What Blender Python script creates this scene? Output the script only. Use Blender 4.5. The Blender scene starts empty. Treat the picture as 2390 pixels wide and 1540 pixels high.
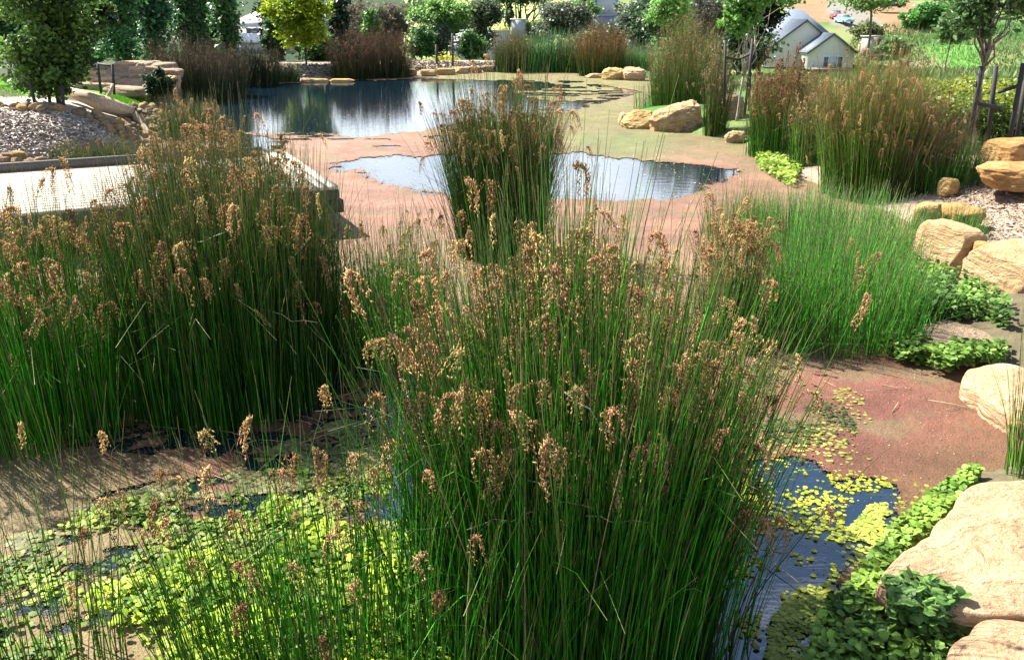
import bpy, math, random
import numpy as np
from mathutils import Vector, Matrix

random.seed(11)
R = np.random.default_rng(7)
SC = bpy.context.scene
COL = SC.collection

# ------------------------------------------------------------------ camera
CAM_H = 2.8
PITCH = math.radians(20.4)
W, H, F = 2390.0, 1540.0, 1988.6
cd = bpy.data.cameras.new('camera')
cam = bpy.data.objects.new('camera', cd)
COL.objects.link(cam)
cam.location = (0, 0, CAM_H)
cam.rotation_euler = (math.pi / 2 - PITCH, 0, 0)
cd.sensor_width = 36
cd.lens = 36 * F / W
cd.clip_start = 0.05
cd.clip_end = 3000
SC.camera = cam

# ------------------------------------------------------------------ light
SUN_EL, SUN_DIR = 49.0, np.array([-0.82, 0.57])          # the sun stands to the left and slightly ahead
SUN_DIR = SUN_DIR / np.linalg.norm(SUN_DIR)
el = math.radians(SUN_EL)
sv = Vector((SUN_DIR[0] * math.cos(el), SUN_DIR[1] * math.cos(el), math.sin(el)))
ld = bpy.data.lights.new('sun', 'SUN')
ld.energy = 5.0
ld.angle = math.radians(0.55)
ld.color = (1.0, 0.95, 0.86)
sun = bpy.data.objects.new('sun', ld)
COL.objects.link(sun)
sun.rotation_euler = sv.to_track_quat('Z', 'Y').to_euler()
wd = bpy.data.worlds.new('World')
SC.world = wd
wd.use_nodes = True
nt = wd.node_tree
nt.nodes.clear()
sky = nt.nodes.new('ShaderNodeTexSky')
sky.sky_type = 'NISHITA'
sky.sun_disc = False
sky.sun_elevation = el
sky.sun_rotation = math.atan2(SUN_DIR[0], SUN_DIR[1])
sky.air_density = 1.0
sky.dust_density = 0.6
tc = nt.nodes.new('ShaderNodeTexCoord')
mp = nt.nodes.new('ShaderNodeMapping')
mp.inputs['Scale'].default_value = (1.0, 1.0, 3.2)
nz = nt.nodes.new('ShaderNodeTexNoise')
nz.inputs['Scale'].default_value = 2.6
nz.inputs['Detail'].default_value = 8
nz.inputs['Roughness'].default_value = 0.6
rp = nt.nodes.new('ShaderNodeValToRGB')
rp.color_ramp.elements[0].position = 0.52
rp.color_ramp.elements[1].position = 0.70
mx = nt.nodes.new('ShaderNodeMix')
mx.data_type = 'RGBA'
mx.inputs[7].default_value = (11.0, 11.6, 12.6, 1)
bg = nt.nodes.new('ShaderNodeBackground')
bg.inputs['Strength'].default_value = 0.056
wo = nt.nodes.new('ShaderNodeOutputWorld')
L = nt.links.new
L(tc.outputs['Generated'], mp.inputs['Vector'])
L(mp.outputs['Vector'], nz.inputs['Vector'])
L(nz.outputs['Fac'], rp.inputs['Fac'])
sx = nt.nodes.new('ShaderNodeSeparateXYZ')
hz_ = nt.nodes.new('ShaderNodeMapRange')           # cloud bank low over the horizon
hz_.inputs['From Min'].default_value = 0.0
hz_.inputs['From Max'].default_value = 0.36
hz_.inputs['To Min'].default_value = 1.0
hz_.inputs['To Max'].default_value = 0.0
ad = nt.nodes.new('ShaderNodeMath')
ad.operation = 'ADD'
ad.use_clamp = True
L(tc.outputs['Generated'], sx.inputs['Vector'])
L(sx.outputs['Z'], hz_.inputs['Value'])
L(hz_.outputs['Result'], ad.inputs[0])
L(rp.outputs['Color'], ad.inputs[1])
L(ad.outputs[0], mx.inputs[0])
L(sky.outputs['Color'], mx.inputs[6])
L(mx.outputs[2], bg.inputs['Color'])
L(bg.outputs['Background'], wo.inputs['Surface'])
SC.view_settings.view_transform = 'Standard'
SC.view_settings.look = 'None'
SC.view_settings.gamma = 1
SC.view_settings.use_curve_mapping = False
SC.view_settings.exposure = 1.9
SC.render.engine = 'CYCLES'
SC.cycles.max_bounces = 6
SC.cycles.transparent_max_bounces = 4

# ------------------------------------------------------------------ placing: photo pixel (2390 x 1540) to a point of the place
cp, sp = math.cos(PITCH), math.sin(PITCH)


def ray(px, py):
    a, b = (px - W / 2) / F, (py - H / 2) / F
    return np.array([a, cp - b * sp, -sp - b * cp])


def at(px, py, z=0.0):
    d = ray(px, py)
    t = (z - CAM_H) / d[2]
    return np.array([d[0] * t, d[1] * t, z])


def atD(px, py, D):
    d = ray(px, py)
    t = D / d[1]
    return np.array([d[0] * t, D, CAM_H + d[2] * t])


def project(P):
    P = np.asarray(P, float)
    x, y, z = P[..., 0], P[..., 1], P[..., 2] - CAM_H
    fwd = y * cp - z * sp
    up = y * sp + z * cp
    fwd = np.where(fwd < 0.1, 0.1, fwd)
    return W / 2 + F * x / fwd, H / 2 - F * up / fwd


def polyw(pts, z=0.0):
    return np.array([at(a, b, z)[:2] for a, b in pts])


def inside(poly, x, y):
    c = np.zeros(x.shape, bool)
    n = len(poly)
    for i in range(n):
        x1, y1 = poly[i]
        x2, y2 = poly[(i + 1) % n]
        if y1 == y2:
            continue
        m = ((y1 > y) != (y2 > y)) & (x < (x2 - x1) * (y - y1) / (y2 - y1) + x1)
        c ^= m
    return c


def sdist(poly, x, y):
    d = np.full(x.shape, 1e9)
    n = len(poly)
    for i in range(n):
        a = poly[i]
        b = poly[(i + 1) % n]
        ab = b - a
        t = np.clip(((x - a[0]) * ab[0] + (y - a[1]) * ab[1]) / max(ab @ ab, 1e-9), 0, 1)
        d = np.minimum(d, np.hypot(x - a[0] - t * ab[0], y - a[1] - t * ab[1]))
    return np.where(inside(poly, x, y), -d, d)


# value noise, vectorised
_T = np.random.default_rng(3).random(65536)


def _h(ix, iy, iz):
    return _T[((ix * 73856093) ^ (iy * 19349663) ^ (iz * 83492791)) & 65535]


def vnoise(x, y, z=0.0):
    x, y, z = np.broadcast_arrays(np.asarray(x, float), np.asarray(y, float), np.asarray(z, float))
    ix, iy, iz = np.floor(x).astype(np.int64), np.floor(y).astype(np.int64), np.floor(z).astype(np.int64)
    fx, fy, fz = x - ix, y - iy, z - iz
    fx, fy, fz = [f * f * (3 - 2 * f) for f in (fx, fy, fz)]
    r = 0
    for a in (0, 1):
        for b in (0, 1):
            for c in (0, 1):
                w = (fx if a else 1 - fx) * (fy if b else 1 - fy) * (fz if c else 1 - fz)
                r = r + w * _h(ix + a, iy + b, iz + c)
    return r


def fbm(x, y, z=0.0, o=4):
    s, a, t = 0, 1.0, 0
    for i in range(o):
        k = 2 ** i
        s = s + a * vnoise(np.asarray(x) * k + 17 * i, np.asarray(y) * k + 5 * i, np.asarray(z) * k + 9 * i)
        t += a
        a *= 0.5
    return s / t


# ------------------------------------------------------------------ mesh helpers
def mesh_from(name, V, Fc, cols=None, mat=None, smooth=False):
    V = np.asarray(V, np.float32).reshape(-1, 3)
    Fc = np.asarray(Fc, np.int32)
    k = Fc.shape[1]
    me = bpy.data.meshes.new(name)
    me.vertices.add(len(V))
    me.vertices.foreach_set('co', V.ravel())
    me.loops.add(Fc.size)
    me.loops.foreach_set('vertex_index', Fc.ravel())
    me.polygons.add(len(Fc))
    me.polygons.foreach_set('loop_start', np.arange(0, Fc.size, k, dtype=np.int32))
    if smooth:
        me.polygons.foreach_set('use_smooth', np.ones(len(Fc), bool))
    me.update(calc_edges=True)
    if cols is not None:
        ca = me.color_attributes.new('tint', 'FLOAT_COLOR', 'POINT')
        c4 = np.ones((len(V), 4), np.float32)
        c4[:, :3] = cols
        ca.data.foreach_set('color', c4.ravel())
    if mat is not None:
        me.materials.append(mat)
    return me


def link(name, me, parent=None, loc=None, kind=None):
    o = bpy.data.objects.new(name, me)
    COL.objects.link(o)
    if parent is not None:
        o.parent = parent
    if loc is not None:
        o.location = loc
    if kind:
        o['kind'] = kind
    return o


def tag(o, label, cat, group=None):
    o['label'] = label
    o['category'] = cat
    if group:
        o['group'] = group
    return o


def thing(name, label, cat, loc=(0, 0, 0), group=None):
    o = bpy.data.objects.new(name, None)
    COL.objects.link(o)
    o.location = loc
    o.empty_display_size = 0.1
    return tag(o, label, cat, group)


class MB:
    """collects pieces for one mesh"""
    def __init__(s):
        s.V, s.F, s.C, s.n = [], [], [], 0

    def add(s, V, Fc, col=(0.5, 0.5, 0.5)):
        V = np.asarray(V, float).reshape(-1, 3)
        s.V.append(V)
        Fc = np.asarray(Fc)
        if Fc.shape[1] == 4:
            Fc = np.concatenate([Fc[:, [0, 1, 2]], Fc[:, [0, 2, 3]]])
        s.F.append(Fc + s.n)
        s.C.append(np.broadcast_to(np.asarray(col, float), (len(V), 3)))
        s.n += len(V)

    def box(s, c, d, rz=0, col=(0.5, 0.5, 0.5), tilt=None):
        v = np.array([[x, y, z] for x in (-.5, .5) for y in (-.5, .5) for z in (-.5, .5)]) * np.array(d)
        if tilt is not None:
            v = v @ np.array(tilt).T
        cc, ss = math.cos(rz), math.sin(rz)
        v = np.stack([v[:, 0] * cc - v[:, 1] * ss, v[:, 0] * ss + v[:, 1] * cc, v[:, 2]], 1) + np.array(c)
        s.add(v, [[0, 1, 3, 2], [4, 6, 7, 5], [0, 4, 5, 1], [2, 3, 7, 6], [0, 2, 6, 4], [1, 5, 7, 3]], col)

    def tube(s, pts, rad, n=6, col=(0.5, 0.5, 0.5)):
        pts = np.asarray(pts, float)
        rad = np.broadcast_to(np.asarray(rad, float), (len(pts),))
        V = []
        for i, p in enumerate(pts):
            t = pts[min(i + 1, len(pts) - 1)] - pts[max(i - 1, 0)]
            t = t / (np.linalg.norm(t) + 1e-9)
            a = np.cross(t, [0.31, 0.9, 0.17])
            a /= np.linalg.norm(a) + 1e-9
            b = np.cross(t, a)
            for k in range(n):
                w = 2 * math.pi * k / n
                V.append(p + rad[i] * (math.cos(w) * a + math.sin(w) * b))
        Fc = []
        for i in range(len(pts) - 1):
            for k in range(n):
                Fc.append([i * n + k, i * n + (k + 1) % n, (i + 1) * n + (k + 1) % n, (i + 1) * n + k])
        V += [pts[0], pts[-1]]
        s.add(V, Fc, col)
        m = s.n - 2
        b0 = s.n - len(V)
        tr = [[b0 + (k + 1) % n, b0 + k, m] for k in range(n)] + [[b0 + (len(pts) - 1) * n + k, b0 + (len(pts) - 1) * n + (k + 1) % n, m + 1] for k in range(n)]
        s.F.append(np.array(tr))

    def mesh(s, name, mat, smooth=False):
        return mesh_from(name, np.concatenate(s.V), np.concatenate(s.F), np.concatenate(s.C), mat, smooth)

    def build(s, name, mat, parent=None, smooth=False, kind=None, loc=None):
        return link(name, s.mesh(name, mat, smooth), parent, loc, kind)


# ------------------------------------------------------------------ materials
def newmat(name):
    m = bpy.data.materials.new(name)
    m.use_nodes = True
    t = m.node_tree
    b = t.nodes['Principled BSDF']
    return m, t, b


def N(t, typ, **kw):
    n = t.nodes.new(typ)
    for k, v in kw.items():
        if k in n.inputs:
            n.inputs[k].default_value = v
        else:
            setattr(n, k, v)
    return n


def mat_tint(name, rough=0.6, trans=0.0, spec=0.5, nscale=40, namt=0.35, bump=0.0, objrand=0.0, bscale=None):
    """colour from the mesh's own tint, broken up by fine noise"""
    m, t, b = newmat(name)
    at_ = N(t, 'ShaderNodeAttribute')
    at_.attribute_name = 'tint'
    geo = N(t, 'ShaderNodeTexCoord')
    nz = N(t, 'ShaderNodeTexNoise', Scale=nscale, Detail=5.0)
    t.links.new(geo.outputs['Object'], nz.inputs['Vector'])
    mr = N(t, 'ShaderNodeMapRange')
    mr.inputs['To Min'].default_value = 1 - namt
    mr.inputs['To Max'].default_value = 1 + namt
    mr.inputs['From Min'].default_value = 0.25
    mr.inputs['From Max'].default_value = 0.75
    t.links.new(nz.outputs['Fac'], mr.inputs['Value'])
    mul = N(t, 'ShaderNodeVectorMath', operation='SCALE')
    t.links.new(at_.outputs['Color'], mul.inputs[0])
    t.links.new(mr.outputs['Result'], mul.inputs['Scale'])
    out = mul.outputs['Vector']
    if objrand:
        oi = N(t, 'ShaderNodeObjectInfo')
        m2 = N(t, 'ShaderNodeMapRange')
        m2.inputs['To Min'].default_value = 1 - objrand
        m2.inputs['To Max'].default_value = 1 + objrand
        t.links.new(oi.outputs['Random'], m2.inputs['Value'])
        mu2 = N(t, 'ShaderNodeVectorMath', operation='SCALE')
        t.links.new(out, mu2.inputs[0])
        t.links.new(m2.outputs['Result'], mu2.inputs['Scale'])
        out = mu2.outputs['Vector']
    t.links.new(out, b.inputs['Base Color'])
    b.inputs['Roughness'].default_value = rough
    b.inputs['Specular IOR Level'].default_value = spec
    if bump:
        n2 = N(t, 'ShaderNodeTexNoise', Scale=bscale or nscale * 2, Detail=6.0)
        t.links.new(geo.outputs['Object'], n2.inputs['Vector'])
        bp = N(t, 'ShaderNodeBump', Strength=bump, Distance=0.02)
        t.links.new(n2.outputs['Fac'], bp.inputs['Height'])
        t.links.new(bp.outputs['Normal'], b.inputs['Normal'])
    if trans:
        tr = N(t, 'ShaderNodeBsdfTranslucent')
        t.links.new(out, tr.inputs['Color'])
        ms = N(t, 'ShaderNodeMixShader')
        ms.inputs[0].default_value = trans
        t.links.new(b.outputs[0], ms.inputs[1])
        t.links.new(tr.outputs[0], ms.inputs[2])
        t.links.new(ms.outputs[0], t.nodes['Material Output'].inputs['Surface'])
    return m


M_STEM = mat_tint('rush_stem', rough=0.42, trans=0.07, spec=0.3, nscale=30, namt=0.3)
M_STEM_I = mat_tint('rush_stem_single', rough=0.38, trans=0.07, spec=0.35, nscale=30, namt=0.3, objrand=0.4)
M_HEAD = mat_tint('seed_head', rough=0.8, trans=0.35, spec=0.2, nscale=90, namt=0.3, objrand=0.3)
M_LEAF = mat_tint('leaf', rough=0.45, trans=0.45, spec=0.45, nscale=8, namt=0.2)
M_GLOSSLEAF = mat_tint('water_leaf', rough=0.55, trans=0.3, spec=0.22, nscale=8, namt=0.2)
M_BARK = mat_tint('bark', rough=0.85, nscale=30, namt=0.4, bump=0.6)
M_GROUND = mat_tint('ground', rough=0.95, spec=0.15, nscale=9, namt=0.28, bump=0.8, bscale=25)
M_CHIP = mat_tint('wood_chip', rough=0.85, spec=0.2, nscale=60, namt=0.2)
M_PAINT = mat_tint('painted', rough=0.6, nscale=3, namt=0.06)
M_METALROOF = mat_tint('roof_sheet', rough=0.62, nscale=1.2, namt=0.1, spec=0.5)
M_DARKWOOD = mat_tint('dark_timber', rough=0.75, nscale=40, namt=0.35, bump=0.3)
M_GLOSS = mat_tint('gloss_paint', rough=0.2, nscale=3, namt=0.05, spec=0.7)
M_FEATHER = mat_tint('feather', rough=0.7, nscale=60, namt=0.3)
M_TUFT = mat_tint('grass_blade', rough=0.6, trans=0.3, spec=0.3, nscale=3, namt=0.25)

# duckweed mat
M_AZOLLA, t, b = newmat('duckweed')
a_ = N(t, 'ShaderNodeAttribute')
a_.attribute_name = 'tint'
tcn = N(t, 'ShaderNodeTexCoord')
n1 = N(t, 'ShaderNodeTexNoise', Scale=70.0, Detail=4.0, Roughness=0.7)
n2 = N(t, 'ShaderNodeTexNoise', Scale=6.0, Detail=6.0)
vr = N(t, 'ShaderNodeTexVoronoi', Scale=9.0)
for n_ in (n1, n2, vr):
    t.links.new(tcn.outputs['Object'], n_.inputs['Vector'])
mr = N(t, 'ShaderNodeMapRange')
mr.inputs['From Min'].default_value, mr.inputs['From Max'].default_value = 0.3, 0.7
mr.inputs['To Min'].default_value, mr.inputs['To Max'].default_value = 0.6, 1.35
mr2 = N(t, 'ShaderNodeMapRange')
mr2.inputs['From Min'].default_value, mr2.inputs['From Max'].default_value = 0.3, 0.7
mr2.inputs['To Min'].default_value, mr2.inputs['To Max'].default_value = 0.88, 1.12
t.links.new(n1.outputs['Fac'], mr.inputs['Value'])
t.links.new(n2.outputs['Fac'], mr2.inputs['Value'])
mm = N(t, 'ShaderNodeMath', operation='MULTIPLY')
t.links.new(mr.outputs[0], mm.inputs[0])
t.links.new(mr2.outputs[0], mm.inputs[1])
sc_ = N(t, 'ShaderNodeVectorMath', operation='SCALE')
t.links.new(a_.outputs['Color'], sc_.inputs[0])
t.links.new(mm.outputs[0], sc_.inputs['Scale'])
t.links.new(sc_.outputs['Vector'], b.inputs['Base Color'])
bp = N(t, 'ShaderNodeBump', Strength=1.0, Distance=0.02)
t.links.new(n1.outputs['Fac'], bp.inputs['Height'])
t.links.new(bp.outputs['Normal'], b.inputs['Normal'])
b.inputs['Roughness'].default_value = 0.75
b.inputs['Specular IOR Level'].default_value = 0.3

# water: dark, mirror-like, faint ripples
M_WATER, t, b = newmat('pond_water')
b.inputs['Base Color'].default_value = (0.004, 0.012, 0.02, 1)
b.inputs['Roughness'].default_value = 0.02
b.inputs['IOR'].default_value = 1.8
b.inputs['Specular IOR Level'].default_value = 1.0
tcn = N(t, 'ShaderNodeTexCoord')
mpn = N(t, 'ShaderNodeMapping')
mpn.inputs['Scale'].default_value = (1.2, 3.0, 1)
nw = N(t, 'ShaderNodeTexNoise', Scale=2.2, Detail=4.0)
bp = N(t, 'ShaderNodeBump', Strength=0.09, Distance=0.03)
t.links.new(tcn.outputs['Object'], mpn.inputs['Vector'])
t.links.new(mpn.outputs['Vector'], nw.inputs['Vector'])
t.links.new(nw.outputs['Fac'], bp.inputs['Height'])
t.links.new(bp.outputs['Normal'], b.inputs['Normal'])


def mat_stone(name, c1, c2, c3, scale=1.0):
    c1, c2, c3 = [tuple(v * q for v, q in zip(c, (.71, .69, .67))) for c in (c1, c2, c3)]
    m, t, b = newmat(name)
    tcn = N(t, 'ShaderNodeTexCoord')
    n1 = N(t, 'ShaderNodeTexNoise', Scale=2.2 * scale, Detail=9.0, Roughness=0.62, Distortion=0.8)
    mpn = N(t, 'ShaderNodeMapping')
    mpn.inputs['Scale'].default_value = (1.0, 1.2, 5.0)
    mpn.inputs['Rotation'].default_value = (0.25, 0.15, 0.3)
    n2 = N(t, 'ShaderNodeTexNoise', Scale=2.4 * scale, Detail=7.0, Roughness=0.6, Distortion=1.4)
    n3 = N(t, 'ShaderNodeTexNoise', Scale=26.0 * scale, Detail=6.0, Roughness=0.7)
    t.links.new(tcn.outputs['Object'], n1.inputs['Vector'])
    t.links.new(tcn.outputs['Object'], mpn.inputs['Vector'])
    t.links.new(mpn.outputs['Vector'], n2.inputs['Vector'])
    t.links.new(tcn.outputs['Object'], n3.inputs['Vector'])
    r1 = N(t, 'ShaderNodeValToRGB')
    r1.color_ramp.elements[0].position = 0.36
    r1.color_ramp.elements[0].color = (*c1, 1)
    r1.color_ramp.elements[1].position = 0.62
    r1.color_ramp.elements[1].color = (*c2, 1)
    e = r1.color_ramp.elements.new(0.5)
    e.color = tuple((p + q) / 2 * 1.05 for p, q in zip(c1, c2)) + (1,)
    t.links.new(n1.outputs['Fac'], r1.inputs['Fac'])
    r2 = N(t, 'ShaderNodeValToRGB')
    r2.color_ramp.elements[0].position = 0.5
    r2.color_ramp.elements[0].color = (0, 0, 0, 1)
    r2.color_ramp.elements[1].position = 0.68
    r2.color_ramp.elements[1].color = (0.75, 0.75, 0.75, 1)
    t.links.new(n2.outputs['Fac'], r2.inputs['Fac'])
    mx = N(t, 'ShaderNodeMix', data_type='RGBA')
    mx.inputs[7].default_value = (*c3, 1)
    t.links.new(r2.outputs['Color'], mx.inputs[0])
    t.links.new(r1.outputs['Color'], mx.inputs[6])
    mr = N(t, 'ShaderNodeMapRange')
    mr.inputs['From Min'].default_value, mr.inputs['From Max'].default_value = 0.3, 0.7
    mr.inputs['To Min'].default_value, mr.inputs['To Max'].default_value = 0.82, 1.12
    t.links.new(n3.outputs['Fac'], mr.inputs['Value'])
    sc_ = N(t, 'ShaderNodeVectorMath', operation='SCALE')
    t.links.new(mx.outputs[2], sc_.inputs[0])
    t.links.new(mr.outputs[0], sc_.inputs['Scale'])
    nc = N(t, 'ShaderNodeTexNoise', Scale=1.7 * scale, Detail=5.0, Roughness=0.55, Distortion=0.5)
    t.links.new(mpn.outputs['Vector'], nc.inputs['Vector'])
    rc = N(t, 'ShaderNodeValToRGB')
    ce = rc.color_ramp.elements
    ce[0].position, ce[0].color = 0.488, (1, 1, 1, 1)
    ce[1].position, ce[1].color = 0.512, (1, 1, 1, 1)
    m_ = ce.new(0.5)
    m_.color = (0.74, 0.70, 0.66, 1)
    t.links.new(nc.outputs['Fac'], rc.inputs['Fac'])
    n5 = N(t, 'ShaderNodeTexNoise', Scale=3.3 * scale, Detail=8.0, Roughness=0.75)
    t.links.new(tcn.outputs['Object'], n5.inputs['Vector'])
    rl = N(t, 'ShaderNodeValToRGB')
    rl.color_ramp.elements[0].position, rl.color_ramp.elements[0].color = 0.60, (1, 1, 1, 1)
    rl.color_ramp.elements[1].position, rl.color_ramp.elements[1].color = 0.72, (0.62, 0.60, 0.55, 1)
    t.links.new(n5.outputs['Fac'], rl.inputs['Fac'])
    v1 = N(t, 'ShaderNodeVectorMath', operation='MULTIPLY')
    v2 = N(t, 'ShaderNodeVectorMath', operation='MULTIPLY')
    t.links.new(sc_.outputs['Vector'], v1.inputs[0])
    t.links.new(rc.outputs['Color'], v1.inputs[1])
    t.links.new(v1.outputs['Vector'], v2.inputs[0])
    t.links.new(rl.outputs['Color'], v2.inputs[1])
    t.links.new(v2.outputs['Vector'], b.inputs['Base Color'])
    b.inputs['Roughness'].default_value = 0.9
    b.inputs['Specular IOR Level'].default_value = 0.15
    add = N(t, 'ShaderNodeMath', operation='ADD')
    mul = N(t, 'ShaderNodeMath', operation='MULTIPLY')
    mul.inputs[1].default_value = 0.3
    t.links.new(n3.outputs['Fac'], mul.inputs[0])
    t.links.new(mul.outputs[0], add.inputs[0])
    t.links.new(n2.outputs['Fac'], add.inputs[1])
    bp = N(t, 'ShaderNodeBump', Strength=1.0, Distance=0.09)
    t.links.new(add.outputs[0], bp.inputs['Height'])
    t.links.new(bp.outputs['Normal'], b.inputs['Normal'])
    return m


S_CREAM = mat_stone('sandstone_cream', (0.50, 0.33, 0.17), (0.66, 0.50, 0.29), (0.56, 0.33, 0.18))
S_PINK = mat_stone('sandstone_pink', (0.60, 0.38, 0.22), (0.68, 0.47, 0.29), (0.76, 0.58, 0.38), 1.2)
S_ORANGE = mat_stone('sandstone_orange', (0.42, 0.22, 0.08), (0.60, 0.38, 0.16), (0.30, 0.17, 0.08), 0.8)
S_YELLOW = mat_stone('sandstone_yellow', (0.52, 0.36, 0.14), (0.62, 0.47, 0.22), (0.46, 0.27, 0.10))
S_GREY = mat_stone('sandstone_greyed', (0.34, 0.25, 0.17), (0.48, 0.37, 0.26), (0.24, 0.18, 0.14))

# ------------------------------------------------------------------ pond outline and terrain
POND_PX = [(-700, 1900), (-900, 1200), (-700, 620), (-200, 470), (0, 400), (150, 385), (280, 372), (350, 340), (395, 300), (392, 250), (440, 222),
           (545, 198), (640, 193), (800, 181), (950, 174), (1150, 166), (1300, 163), (1440, 165), (1500, 176), (1525, 190), (1520, 215), (1500, 250), (1470, 285),
           (1640, 316), (1730, 330), (1765, 370), (1850, 410), (1960, 450), (2080, 500), (2160, 540), (2185, 620), (2215, 680), (2150, 720), (2160, 800),
           (2240, 850), (2330, 880), (2420, 960), (2440, 1080), (2290, 1105), (2200, 1160), (2080, 1270), (2010, 1370), (1960, 1460), (1900, 1560), (1860, 1700), (1840, 1900)]
POND = polyw(POND_PX)
yy_, zz_ = zip(*[(-20, .5), (46, .5), (56, 0.0), (66, -1.4), (90, -4.0), (122, -5.4), (136, -5.2), (165, 1.2), (250, 7.5), (420, 25), (900, 60), (2500, 150)])


def terrain(x, y):
    x = np.asarray(x, float)
    y = np.asarray(y, float)
    d = sdist(POND, x, y)
    base = np.interp(np.maximum(y, np.hypot(x, y) * 0.75), yy_, zz_)
    left = 1 / (1 + np.exp((x + 5.0) * 1.2))
    cap = base + 0.45 * left * np.clip((30 - y) / 8, 0, 1)
    near = np.clip((7 - y) / 4, 0, 1)
    cap = cap * (1 - near) + 0.12 * near
    cap = cap - 1.0 * np.clip((x - 2) / 4, 0, 1) * np.clip((y - 21) / 22, 0, 1) * np.clip((75 - y) / 20, 0, 1)
    cap = cap + 0.10 * (fbm(x * .35, y * .35, 3.3) - .5) + np.where(y > 60, 0.9 * (fbm(x * .06, y * .06, 1.3) - .5), 0)
    k = np.clip(d / 2.4, 0, 1)
    k = k * (2 - k)
    out = 0.02 + (cap - 0.02) * k
    z = np.where(d > 0, out, np.maximum(d * 0.35, -1.0))
    return z


def tz(x, y):
    return float(terrain(np.array([x]), np.array([y]))[0])


def gpt(px, py, D0=2.0, D1=900.0):
    """where the photo's ray meets the terrain"""
    d = ray(px, py)
    D = np.geomspace(D0, D1, 700)
    P = d[None, :] * (D / d[1])[:, None]
    zz = terrain(P[:, 0], P[:, 1])
    below = np.nonzero(P[:, 2] + CAM_H < zz)[0]
    i = below[0] if len(below) else 699
    return np.array([P[i, 0], P[i, 1], zz[i]])


def pxpoly_mask(pts, X, Y):
    return inside(np.array(pts, float), X, Y)


az = np.concatenate([np.linspace(-180, -42, 40, endpoint=False), np.linspace(-42, 42, 300), np.linspace(42, 180, 41)[1:]])
rr = np.concatenate([[0.3], np.geomspace(1.2, 2200, 520)])
A, RR = np.meshgrid(np.radians(az), rr, indexing='ij')
GX, GY = RR * np.sin(A), RR * np.cos(A)
GZ = terrain(GX, GY)
GX_, GY_ = GX.ravel(), GY.ravel()
V = np.stack([GX_, GY_, GZ.ravel()], 1)
na, nr = A.shape
ii = (np.arange(na - 1)[:, None] * nr + np.arange(nr - 1)[None, :]).ravel()
Fq = np.stack([ii, ii + nr, ii + nr + 1, ii + 1], 1)
PX, PY = project(V)
nn = fbm(GX_ * .5, GY_ * .5, 0)
nf = fbm(GX_ * .07, GY_ * .07, 4)
nb = fbm(GX_ * 3.1, GY_ * 3.1, 7)
col = np.zeros((len(V), 3))
col[:] = (0.075, 0.068, 0.035)                          # soil under planting
far = GY_ > 55
dry, grn = np.array([0.17, 0.19, 0.075]), np.array([0.06, 0.13, 0.03])
w_ = np.clip((nf - 0.42) * 5, 0, 1)[:, None]
col[far] = (dry * w_ + grn * (1 - w_))[far]
mulch = np.array([0.32, 0.27, 0.23])


def paint(mask, c, n=0.25):
    col[mask] = np.asarray(c) * (1 + n * (nn[mask, None] - .5) * 2)


paint((GY_ < 20.5) & (GX_ < -3) & ~far, mulch)
paint((GX_ > 2.5) & (GY_ < 16), (0.25, 0.19, 0.14))
paint((GX_ > 1.0) & (GY_ < 8.7), (0.10, 0.085, 0.05))
paint((GY_ > 30) & ~far, (0.30, 0.255, 0.19))
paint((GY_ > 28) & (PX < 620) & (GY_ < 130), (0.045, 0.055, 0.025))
paint(far & (GY_ < 135) & (PX < 1700), (0.06, 0.085, 0.035))
rg = (PX > 1480) & (GY_ > 19) & (GY_ < 60)
col[rg] = (dry * .9 * w_ + grn * (1 - w_))[rg]
lawn = (pxpoly_mask([(-300, 180), (380, 185), (420, 222), (372, 246), (290, 250), (160, 222), (60, 222), (0, 205), (-300, 200)], PX, PY)) & (GY_ < 40) & (GY_ > 14)
col[lawn] = np.array([0.10, 0.24, 0.02]) * (0.85 + .3 * nb[lawn, None])
bare = pxpoly_mask([(1780, -60), (1990, -60), (2000, 5), (2130, 0), (2150, 45), (2145, 78), (2040, 75), (1995, 60), (1900, 50), (1840, 60), (1800, 60)], PX, PY) & (GY_ > 120)
col[bare] = np.array([0.21, 0.135, 0.075]) * (0.75 + .5 * nn[bare, None])
road = pxpoly_mask([(1895, -80), (2000, -80), (2015, 20), (2060, 55), (1990, 75), (1935, 55), (1935, 20)], PX, PY) & (GY_ > 120)
col[road] = np.array([0.17, 0.16, 0.135]) * (0.85 + .3 * nn[road, None])
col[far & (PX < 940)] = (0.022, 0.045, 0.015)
pasture = far & (PX > 940) & (PX < 1330) & (GY_ > 140)
col[pasture] = np.array([0.27, 0.30, 0.11]) * (0.7 + .6 * nn[pasture, None])
brt = pxpoly_mask([(2150, 110), (2290, 105), (2310, 150), (2250, 165), (2180, 160)], PX, PY) & (GY_ > 24)
col[brt] = np.array([0.12, 0.25, 0.055])
tan_ = pxpoly_mask([(2080, 145), (2170, 135), (2260, 175), (2330, 190), (2300, 205), (2120, 200)], PX, PY) & (GY_ > 24)
col[tan_] = np.array([0.27, 0.24, 0.14]) * (0.75 + .5 * nn[tan_, None])
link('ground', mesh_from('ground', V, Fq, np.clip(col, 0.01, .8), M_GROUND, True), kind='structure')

# water sheet
import bmesh
bmw = bmesh.new()
bmw.faces.new([bmw.verts.new((p_[0], p_[1], 0)) for p_ in POND])
bmesh.ops.triangulate(bmw, faces=bmw.faces[:])
mew = bpy.data.meshes.new('pond_water')
bmw.to_mesh(mew)
mew.materials.append(M_WATER)
link('pond_water', mew, kind='structure')

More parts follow.
